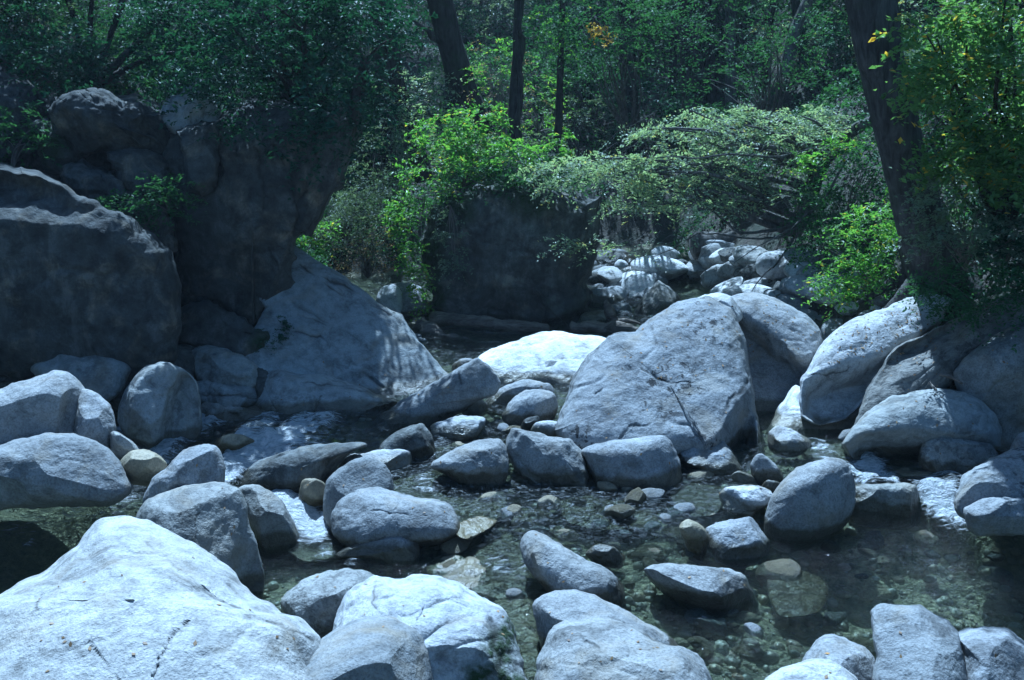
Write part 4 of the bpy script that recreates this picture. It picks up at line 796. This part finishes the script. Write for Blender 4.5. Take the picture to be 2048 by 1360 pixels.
for i, (u, v, Yt, r_, du, lab) in enumerate([(1340,250,19.5,.07,12,'thin dark stem in the shade right of the ivy pole'),(1425,250,20,.09,-10,'straight dim trunk left of the slender grey trunk'),(1520,240,18.5,.06,25,'thin trunk bending over the shaded bank'),(905,260,20,.09,-14,'dim trunk just right of the thick leaning one'),(1170,250,20.5,.08,6,'far dim trunk right of the ivy pole'),(1620,230,18,.08,-30,'dark trunk close behind the massive leaning trunk'),(780,330,18.5,.1,-25,'dim trunk behind the sunlit shrubs beside the cliff')]):
    trunk_tree('tree', lab, [at(u,v,Yt), at(u+du*.4,v-110,Yt), at(u+du,v-230,Yt), at(u+du*1.8,v-420,Yt)], [r_*1.3,r_,r_*.9,r_*.6], 'bark_dark', [E(u+du*1.5,v-400,Yt,90,40,.5)], 'leaf_mid', 120, .05, limbs=3, seed=200+i, seg=8)
plant('dry_shrub', 'leafless grey pink twigs of a dead bush behind the cube rock', 'shrub', [E(1010,190,16.4,70,110,.4), E(1000,110,16.6,50,60,.4)], 'leaf_dry', 120, .025, base=at(1010,300,16.4), stems=80, srad=.008, seed=30)
plant('shrub', 'lit yellow green saplings between the two thin trees', 'sapling', [E(1080,190,16.6,40,70,.4), E(985,130,16.8,40,50,.3), E(1090,250,16.4,40,40,.3)], 'leaf_bright', 330, .04, stems=10, seed=31)
plant('tree_spray', 'layered sunlit beech boughs along the top edge', 'tree', [E(1200,30,15.6,130,50,.6), E(1310,50,15.6,80,40,.5), E(1150,90,16,60,40,.4), E(1240,120,16,80,30,.4)], 'leaf_mid', 800, .045, base=at(1260,280,17.2), stems=16, srad=.02, stem_mat='bark_grey', crown='crown', stem='trunk', seed=32, flat=.8, L=.28, width=.08)
plant('tree_spray', 'small bough of orange autumn leaves hanging in front of the dark wood', 'branch', [E(1205,75,15.2,13,18,.08), E(1190,60,15.3,12,10,.06)], 'leaf_orange', 38, .035, base=at(1185,30,15.4), stems=5, srad=.008, seed=33, L=.08)
plant('tree_spray', 'greyish layered boughs above the fallen trunk in half shade', 'tree', [E(1480,60,14.6,110,60,.5), E(1570,110,14.2,80,60,.5), E(1430,180,15,80,60,.5), E(1600,60,14,60,40,.4)], 'leaf_mid', 620, .04, base=at(1540,270,15.2), stems=18, srad=.018, stem_mat='bark_grey', crown='crown', stem='trunk', seed=34, flat=.75, L=.25, width=.07)
# --- the leaning tree at the right, with drooping boughs
trunk_tree('leaning_tree', 'massive dark leaning trunk with a pale sunlit edge and bare roots', [at(1888,560,10.2), at(1858,480,10.1), at(1832,400,10.05), at(1802,300,10.0), at(1776,180,9.95), at(1745,0,9.9), at(1700,-250,9.8), at(1660,-700,9.7)], [.30,.21,.195,.2,.21,.225,.21,.14], 'bark_mid', [E(1740,-880,9.2,420,160,1.1), E(2050,-820,9.0,300,130,1.0)], 'leaf_mid', 1500, .06, limbs=10, seed=41, seg=20, wob=.16, roots=9)
bt = [at(1585,470,12.80), at(1612,410,12.70), at(1640,330,12.60), at(1690,270,12.40), at(1745,240,12.10)]
ex = [([at(1700,300,12.40), at(1640,290,12.50), at(1600,285,12.60), at(1560,250,12.70), at(1480,235,12.80)], .03, .008), ([at(1625,380,12.60), at(1560,360,12.60), at(1420,350,12.50), at(1250,345,12.60), at(1130,340,12.80)], .025, .005),
      ([at(1612,430,12.70), at(1560,455,12.60), at(1480,465,12.50), at(1420,425,12.50), at(1370,400,12.60)], .028, .006), ([at(1690,275,12.30), at(1600,325,12.20), at(1480,300,12.20), at(1380,305,12.30), at(1290,320,12.40)], .024, .005),
      ([at(1590,470,12.70), at(1560,520,12.50), at(1520,560,12.40), at(1500,590,12.35)], .016, .004), ([at(1600,440,12.60), at(1590,530,12.40), at(1580,590,12.30), at(1560,600,12.30)], .013, .003),
      ([at(1600,450,12.70), at(1540,475,12.50), at(1480,470,12.50), at(1380,480,12.60), at(1300,500,12.80)], .016, .004), ([at(1720,280,12.20), at(1680,340,12.00), at(1640,420,11.90), at(1560,470,11.90), at(1470,520,12.00)], .016, .004)]
rr_ = np.random.default_rng(77)
for i in range(34):
    u = rr_.uniform(1180, 1680); v = rr_.uniform(230, 520); d = 12.5 + rr_.uniform(-.5, .5)
    ex.append(([at(u + 70, v - 12 + rr_.uniform(-20, 20), d), at(u + 30, v + rr_.uniform(-14, 8), d - .05), at(u, v + rr_.uniform(-10, 25), d - .1), at(u - 30, v + rr_.uniform(10, 60), d - .1)], .0045, .001))
trunk_tree('beech_tree', 'crooked small tree with bare drooping boughs reaching over the stream', bt, [.09,.1,.085,.08,.05], 'bark_grey', [E(1130,335,12.8,70,9,0.25), E(1190,320,12.6,80,10,0.30), E(1150,365,12.6,60,9,0.25), E(1230,350,12.5,90,10,0.30), E(1290,330,12.7,90,9,0.35), E(1330,375,12.5,110,10,0.35), E(1390,320,12.7,100,10,0.35), E(1280,410,12.5,70,9,0.30), E(1430,360,12.6,110,10,0.35), E(1480,300,12.6,110,11,0.40), E(1400,410,12.4,90,9,0.30), E(1520,345,12.5,100,10,0.35), E(1550,275,12.6,90,11,0.40), E(1600,310,12.4,60,12,0.30), E(1500,250,12.8,100,12,0.40), E(1440,230,13.0,90,12,0.40), E(1350,265,13.0,80,10,0.40), E(1570,390,12.4,80,9,0.30), E(1180,490,12.6,55,9,0.20), E(1240,495,12.6,50,7,0.20), E(1620,230,12.8,70,16,0.35), E(1660,260,12.5,40,12,0.30)], 'leaf_beech', 2000, .037, limbs=40, seed=42, seg=9, extra=ex, flat=.6, L=.2, width=.08, per=14, droop=.35)
plant('tree_spray', 'yellow green bough catching light under the crooked small tree', 'branch', [E(1610,330,11.8,36,16,.12), E(1650,300,11.8,30,14,.1), E(1690,285,11.8,20,12,.1)], 'leaf_bright', 120, .04, base=at(1700,290,11.9), stems=6, srad=.008, seed=43, flat=.8)
# --- right bank
plant('broadleaf_tree', 'yellowing broadleaf tree leaning in from the upper right', 'tree', [E(1950,150,8.6,110,130,.6), E(2010,60,8.6,110,120,.6), E(1880,110,8.4,60,55,.35), E(1910,300,8.6,70,60,.4), E(2030,280,8.6,60,100,.5), E(1960,330,8.7,90,60,.4), E(1860,50,8.5,40,40,.3)], 'leaf_yellow', 1700, .052, base=at(2010,470,9.3), stems=34, srad=.03, stem_mat='bark_dark', crown='crown', stem='trunk', seed=44, L=.18, width=.07, asp=.55)
plant('shrub', 'grey green bush with pale dead twigs below the broadleaf tree', 'shrub', [E(1910,400,9.0,70,50,.4), E(1960,470,8.9,70,50,.4), E(1880,470,9.1,40,40,.3), E(1910,350,9.2,50,40,.3)], 'leaf_grey', 620, .036, base=at(1930,540,9.3), stems=40, srad=.007, seed=45)
plant('shrub', 'dense dark bush in the shade at the right frame edge', 'shrub', [E(2020,430,9.2,70,90,.4), E(2040,520,9.0,60,40,.3)], 'leaf_dark', 600, .045, stems=10, seed=46)
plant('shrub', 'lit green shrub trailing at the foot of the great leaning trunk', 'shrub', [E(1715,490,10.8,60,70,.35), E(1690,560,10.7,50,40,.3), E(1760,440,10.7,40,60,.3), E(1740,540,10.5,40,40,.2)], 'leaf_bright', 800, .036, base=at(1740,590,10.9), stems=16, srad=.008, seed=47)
plant('shrub', 'soft dull green bush right of the crooked small tree', 'shrub', [E(1660,500,11.6,50,60,.4), E(1680,420,11.8,50,50,.4)], 'leaf_mid', 600, .034, stems=12, seed=48)
plant('ground_shrub', 'low creeping shrub spread over the roots above the striated slab', 'shrub', [E(1960,570,8.6,110,40,.35), E(2040,600,8.4,60,36,.3), E(1880,600,8.7,50,30,.25)], 'leaf_mid', 800, .03, base=at(1960,620,8.8), stems=22, srad=.006, seed=49, flat=.65)
plant('shrub', 'dull bush filling the shaded bank left of the massive leaning trunk', 'shrub', [E(1690,360,11.9,60,60,.4), E(1740,330,11.6,40,70,.3), E(1640,430,12.3,60,50,.4)], 'leaf_mid', 520, .036, base=at(1690,450,12.0), stems=12, seed=50)
# --- driftwood and logs
def log(name, label, pts, rads, mat='drift', wob=.25, seg=14, seed=1, extra=(), cat='log', group=None):
    base = np.array(pts[0], float); mb = MB(); m = 40; q = spline(pts, m); rr = np.interp(np.linspace(0, 1, m), np.linspace(0, 1, len(rads)), rads)
    rr[0] *= .55; rr[-1] *= .5
    V, Q = tube(q, rr, seg, wob, seed); V = np.concatenate([V, [q[0], q[-1]]]); n = len(V)
    k = np.arange(0, seg, 2); Q = np.concatenate([Q, np.stack([np.full(len(k), n - 2), (k + 2) % seg, k + 1, k], -1), np.stack([np.full(len(k), n - 1), (m - 1) * seg + k, (m - 1) * seg + k + 1, (m - 1) * seg + (k + 2) % seg], -1)])
    mb.add((V, Q))
    for e in extra: mb.add(tube(spline(e[0], 10), np.linspace(e[1], e[2], 10), 7, .2, seed + 3))
    o = link(name, mesh_np(name, np.concatenate(mb.v) - base, np.concatenate(mb.q)), M[mat], None, base); return tag(o, label, cat, group)
log('driftwood_log', 'long grey log lying in the shadow before the cube rock', [at(862,636,13.2), at(920,640,13.0), at(1000,650,12.9), at(1100,658,12.8)], [.08,.09,.08,.06], seed=62)
log('driftwood_log', 'rough barked log end resting by the tilted slab', [at(830,655,12.8), at(880,678,12.5), at(940,690,12.3), at(1010,700,12.2)], [.10,.10,.09,.07], seed=63, wob=.4)
log('driftwood_log', 'dark log lying between the driftwood stump and the white rock', [at(1140,655,12.8), at(1200,655,12.7), at(1240,660,12.6), at(1282,660,12.5)], [.06,.08,.08,.05], seed=64, wob=.4)
log('driftwood_stump', 'upright broken driftwood stump lit by the sun', [at(1232,652,12.9), at(1226,635,12.9), at(1216,612,12.95), at(1212,600,12.95)], [.1,.08,.05,.03], seed=65, wob=.5, extra=[([at(1230,645,12.9), at(1255,640,12.8), at(1280,648,12.7)], .04, .015)], cat='stump')
log('fallen_log', 'thick mossy fallen trunk across the far stream bank', [at(1380,490,15.2), at(1430,488,15.2), at(1500,492,15.3), at(1580,480,15.5), at(1640,470,15.7)], [.17,.19,.18,.16,.13], 'bark_grey', seed=66)
log('driftwood_log', 'bleached stick caught beside the angular block on the right', [at(1878,748,8.3), at(1905,755,8.25), at(1925,768,8.2)], [.012,.014,.008], seed=67, cat='stick')
log('driftwood_log', 'short pale stick lying on the broad flat topped boulder', [at(1858,765,8.4), at(1868,775,8.35), at(1876,786,8.3)], [.010,.011,.007], seed=68, cat='stick')
trunk_tree('leaning_tree', 'greyish trunk leaning out along the edge of the overhanging buttress', [at(612,470,10.7), at(640,400,10.75), at(672,320,10.8), at(705,240,10.9), at(730,120,11)], [.06,.07,.075,.07,.05], 'bark_dark', [E(740,60,11,80,60,.4)], 'leaf_dark', 160, .05, seed=69, limbs=3)
# --- the wood on the far slope
rg = np.random.default_rng(9)
protos = []
for i, (mt, lf, fl, nn) in enumerate([('leaf_mid', .05, .5, 420), ('leaf_dark', .055, .45, 420), ('leaf_grey', .045, .6, 380), ('leaf_mid', .045, .75, 380), ('leaf_beech', .045, .75, 300)]):
    r_ = plant('understory_bush', 'dark green bush of the shaded wood on the far slope', 'bush', [((0, 0, .55), (.75, .7, .5)), ((.45, .1, .8), (.5, .5, .45)), ((-.4, -.1, .9), (.45, .5, .5))], mt, nn, lf, base=(0, 0, 0), stems=9, srad=.012, seed=80 + i, L=.24, width=.08, flat=fl, group='bushes in the wood on the far slope')
    protos.append(r_)
def spread(r_, first, x, y, sc):
    o = r_ if first else copy_tree(r_); o.location = (x, y, gz(x, y) - .05); o.rotation_euler = (0, 0, rg.uniform(0, 6.28)); o.scale = (sc, sc, sc * rg.uniform(.85, 1.3)); return o
k = 0
for i in range(170):
    y = 16.8 + 10.5 * rg.random() ** 1.4; x = rg.uniform(-.55, .55) * y
    pi = int(rg.choice(5, p=[.3, .3, .15, .17, .08]))
    if y < 19.2 and .6 < x < 4.0: continue
    spread(protos[pi], not protos[pi].get('used'), x, y, rg.uniform(.6, 1.25)); protos[pi]['used'] = 1
for i in range(26):
    y = rg.uniform(12.2, 16.5); x = rg.choice([rg.uniform(-7, -2.6), rg.uniform(4.3, 8)]); pi = int(rg.choice(3, p=[.4, .4, .2]))
    spread(protos[pi], False, x, y, rg.uniform(.6, 1.0))
for r_ in protos: 
    if 'used' in r_: del r_['used']
tp = []
for i in range(4):
    h = [7, 8.5, 6.5, 8][i]; lean = [.5, -.6, .2, -.2][i]
    tp.append(trunk_tree('forest_tree', 'tall dark tree of the wood on the far slope', [(0, 0, -.2), (lean * .2, 0, h * .3), (lean * .6, .1, h * .6), (lean, 0, h)], [.2, .15, .12, .04], 'bark_dark', [((lean, 0, h * .8), (1.7, 1.7, 1.4)), ((lean * .5 + .8, .3, h * .6), (1.2, 1.2, .8)), ((lean * .5 - .9, -.2, h * .55), (1.2, 1.2, .7))], ['leaf_mid', 'leaf_dark', 'leaf_mid', 'leaf_grey'][i], 1500, .065, limbs=12, seed=90 + i, L=.35, width=.12, group='tall trees of the wood on the far slope', flat=.6))
first = [True] * 4
for i in range(62):
    y = rg.uniform(23.2, 42); x = rg.uniform(-.62, .62) * y; q_ = i % 4
    spread(tp[q_], first[q_], x, y, rg.uniform(.75, 1.2)); first[q_] = False
for i in range(9):
    x = [-6.5, -8, -9.5, -7.5, -11, 7.5, 9, 8.5, 11][i]; y = [13.5, 16, 14, 19, 18, 14.5, 17, 12, 15][i]
    spread(tp[i % 4], False, x, y, .8)
# low ground cover on the slope
ru = np.random.default_rng(31); n = 60000
yy = 15.5 + 11 * ru.random(n) ** 1.3; xx = ru.uniform(-.56, .56, n) * yy; l_ = bank_l(yy) - .2; r2 = bank_r(yy) + .1
ok = (yy > 17.6) | (xx < l_) | (xx > r2); xx, yy = xx[ok], yy[ok]
x2 = ru.uniform(2.2, 9, 26000); y2 = ru.uniform(9.6, 16.5, 26000); ok = x2 > bank_r(y2) + .75; x3 = ru.uniform(-9, -1.5, 16000); y3 = ru.uniform(12, 16.5, 16000); ok3 = x3 < bank_l(y3) - .3
xx = np.concatenate([xx, x2[ok], x3[ok3]]); yy = np.concatenate([yy, y2[ok], y3[ok3]])
P = np.stack([xx, yy, ground_z(xx, yy) + .02 + .28 * ru.random(len(xx)) ** 1.5], -1)
P = P[fbm(P * np.array([1, 1, .2]), .9, 3, 6) > -.25]
V, q = leaves(ru, P, .07, .55, None, .5)
tag(link('undergrowth', mesh_np('undergrowth', V, q, smooth=False), M['leaf_mid']), 'low shaded undergrowth covering the forest slope', 'undergrowth', kind='stuff')
# fallen leaves lying about
def drop_leaves(n, us, vs, seed):
    dg = bpy.context.evaluated_depsgraph_get(); rng = np.random.default_rng(seed); C = []; o = Vector(cam.location)
    for _ in range(n):
        a, dy, dz = rays(rng.uniform(*us), rng.uniform(*vs)); hit, p, nr, *_r = SC.ray_cast(dg, o, Vector((float(a), float(dy), float(dz))))
        if hit and nr.z > .35 and _r[1].name.startswith(('boulder', 'tilted', 'sloping')): C.append((*(p + nr * .003), *nr))
    return C
bpy.context.view_layer.update()
C = drop_leaves(260, (1640, 1880), (590, 730), 1) + drop_leaves(14, (0, 300), (1130, 1360), 2) + drop_leaves(90, (1470, 1640), (600, 720), 3) + drop_leaves(60, (1700, 2048), (640, 860), 4) + drop_leaves(50, (1220, 1500), (610, 760), 5) + drop_leaves(130, (380, 1500), (700, 1300), 6) + drop_leaves(90, (1000, 2048), (850, 1360), 7)
C = np.array(C); rl = np.random.default_rng(5); nr_ = unit(C[:, 3:] + .15 * rl.normal(size=(len(C), 3))); A = rl.normal(size=nr_.shape); A = unit(A - nr_ * np.sum(A * nr_, 1, keepdims=True)); Bv = np.cross(nr_, A); sz = .022 * rl.uniform(.6, 1.4, (len(C), 1)); C = C[:, :3]
V = np.stack([C - A * sz * .5, C + Bv * sz * .28, C + A * sz * .5, C - Bv * sz * .28], 1).reshape(-1, 3); q = np.arange(len(V)).reshape(-1, 4)
tag(link('fallen_leaves', mesh_np('fallen_leaves', V, q, smooth=False), leaf_mat('fallen_leaf', (.12, .07, .03), (.3, .2, .09), (.4, .22, .05), trans=.1, rough=.6)), 'small brown and yellow leaves fallen on the boulders', 'leaves', kind='stuff')

# ------------------------------------------------------------------ light
SUN_AZ, SUN_EL = R(-12), R(59)      # left of straight ahead, above the horizon
d = Vector((math.sin(SUN_AZ) * math.cos(SUN_EL), math.cos(SUN_AZ) * math.cos(SUN_EL), math.sin(SUN_EL)))
sl = bpy.data.lights.new('sun', 'SUN'); sl.energy = 5.0; sl.angle = R(.5); sl.color = (1.0, .97, .93)
so = bpy.data.objects.new('sun', sl); COL.objects.link(so); so.rotation_euler = d.to_track_quat('Z', 'Y').to_euler(); so.location = d * 50
w = bpy.data.worlds.new('World'); SC.world = w; w.use_nodes = True; nt = w.node_tree
bg = nt.nodes['Background']; sk = nt.nodes.new('ShaderNodeTexSky'); sk.sky_type = 'NISHITA'; sk.sun_disc = False
sk.sun_elevation = SUN_EL; sk.sun_rotation = SUN_AZ; nt.links.new(sk.outputs[0], bg.inputs[0]); bg.inputs[1].default_value = .062
vs = SC.view_settings; vs.view_transform = 'Standard'; vs.look = 'None'; vs.gamma = 1.0; vs.use_curve_mapping = False; vs.exposure = .80
vs.use_white_balance = True; vs.white_balance_temperature = 4350; vs.white_balance_tint = -3
SC.cycles.use_denoising = True
SC.cycles.max_bounces = 8; SC.cycles.transparent_max_bounces = 12; SC.cycles.caustics_reflective = False; SC.cycles.caustics_refractive = False

# thin blue volume added as a veil that softens the shade
bmh = bmesh.new(); bmesh.ops.create_cube(bmh, size=1); hm = bpy.data.meshes.new('added_haze'); bmh.to_mesh(hm); bmh.free()
s = NT('veil_haze'); pv = s.n('ShaderNodeVolumePrincipled'); pv.inputs['Color'].default_value = (.75, .86, 1, 1); pv.inputs['Density'].default_value = .0008; pv.inputs['Anisotropy'].default_value = .25
s.l(pv.outputs[0], s.out.inputs['Volume'])
ho = link('added_haze', hm, s.m); zmax = 36.0; zmin = float(GZ.min()) - 1
ho.scale = (182, 184, zmax - zmin); ho.location = (0, 50, (zmax + zmin) / 2); tag(ho, kind='stuff')
SC.cycles.volume_bounces = 0
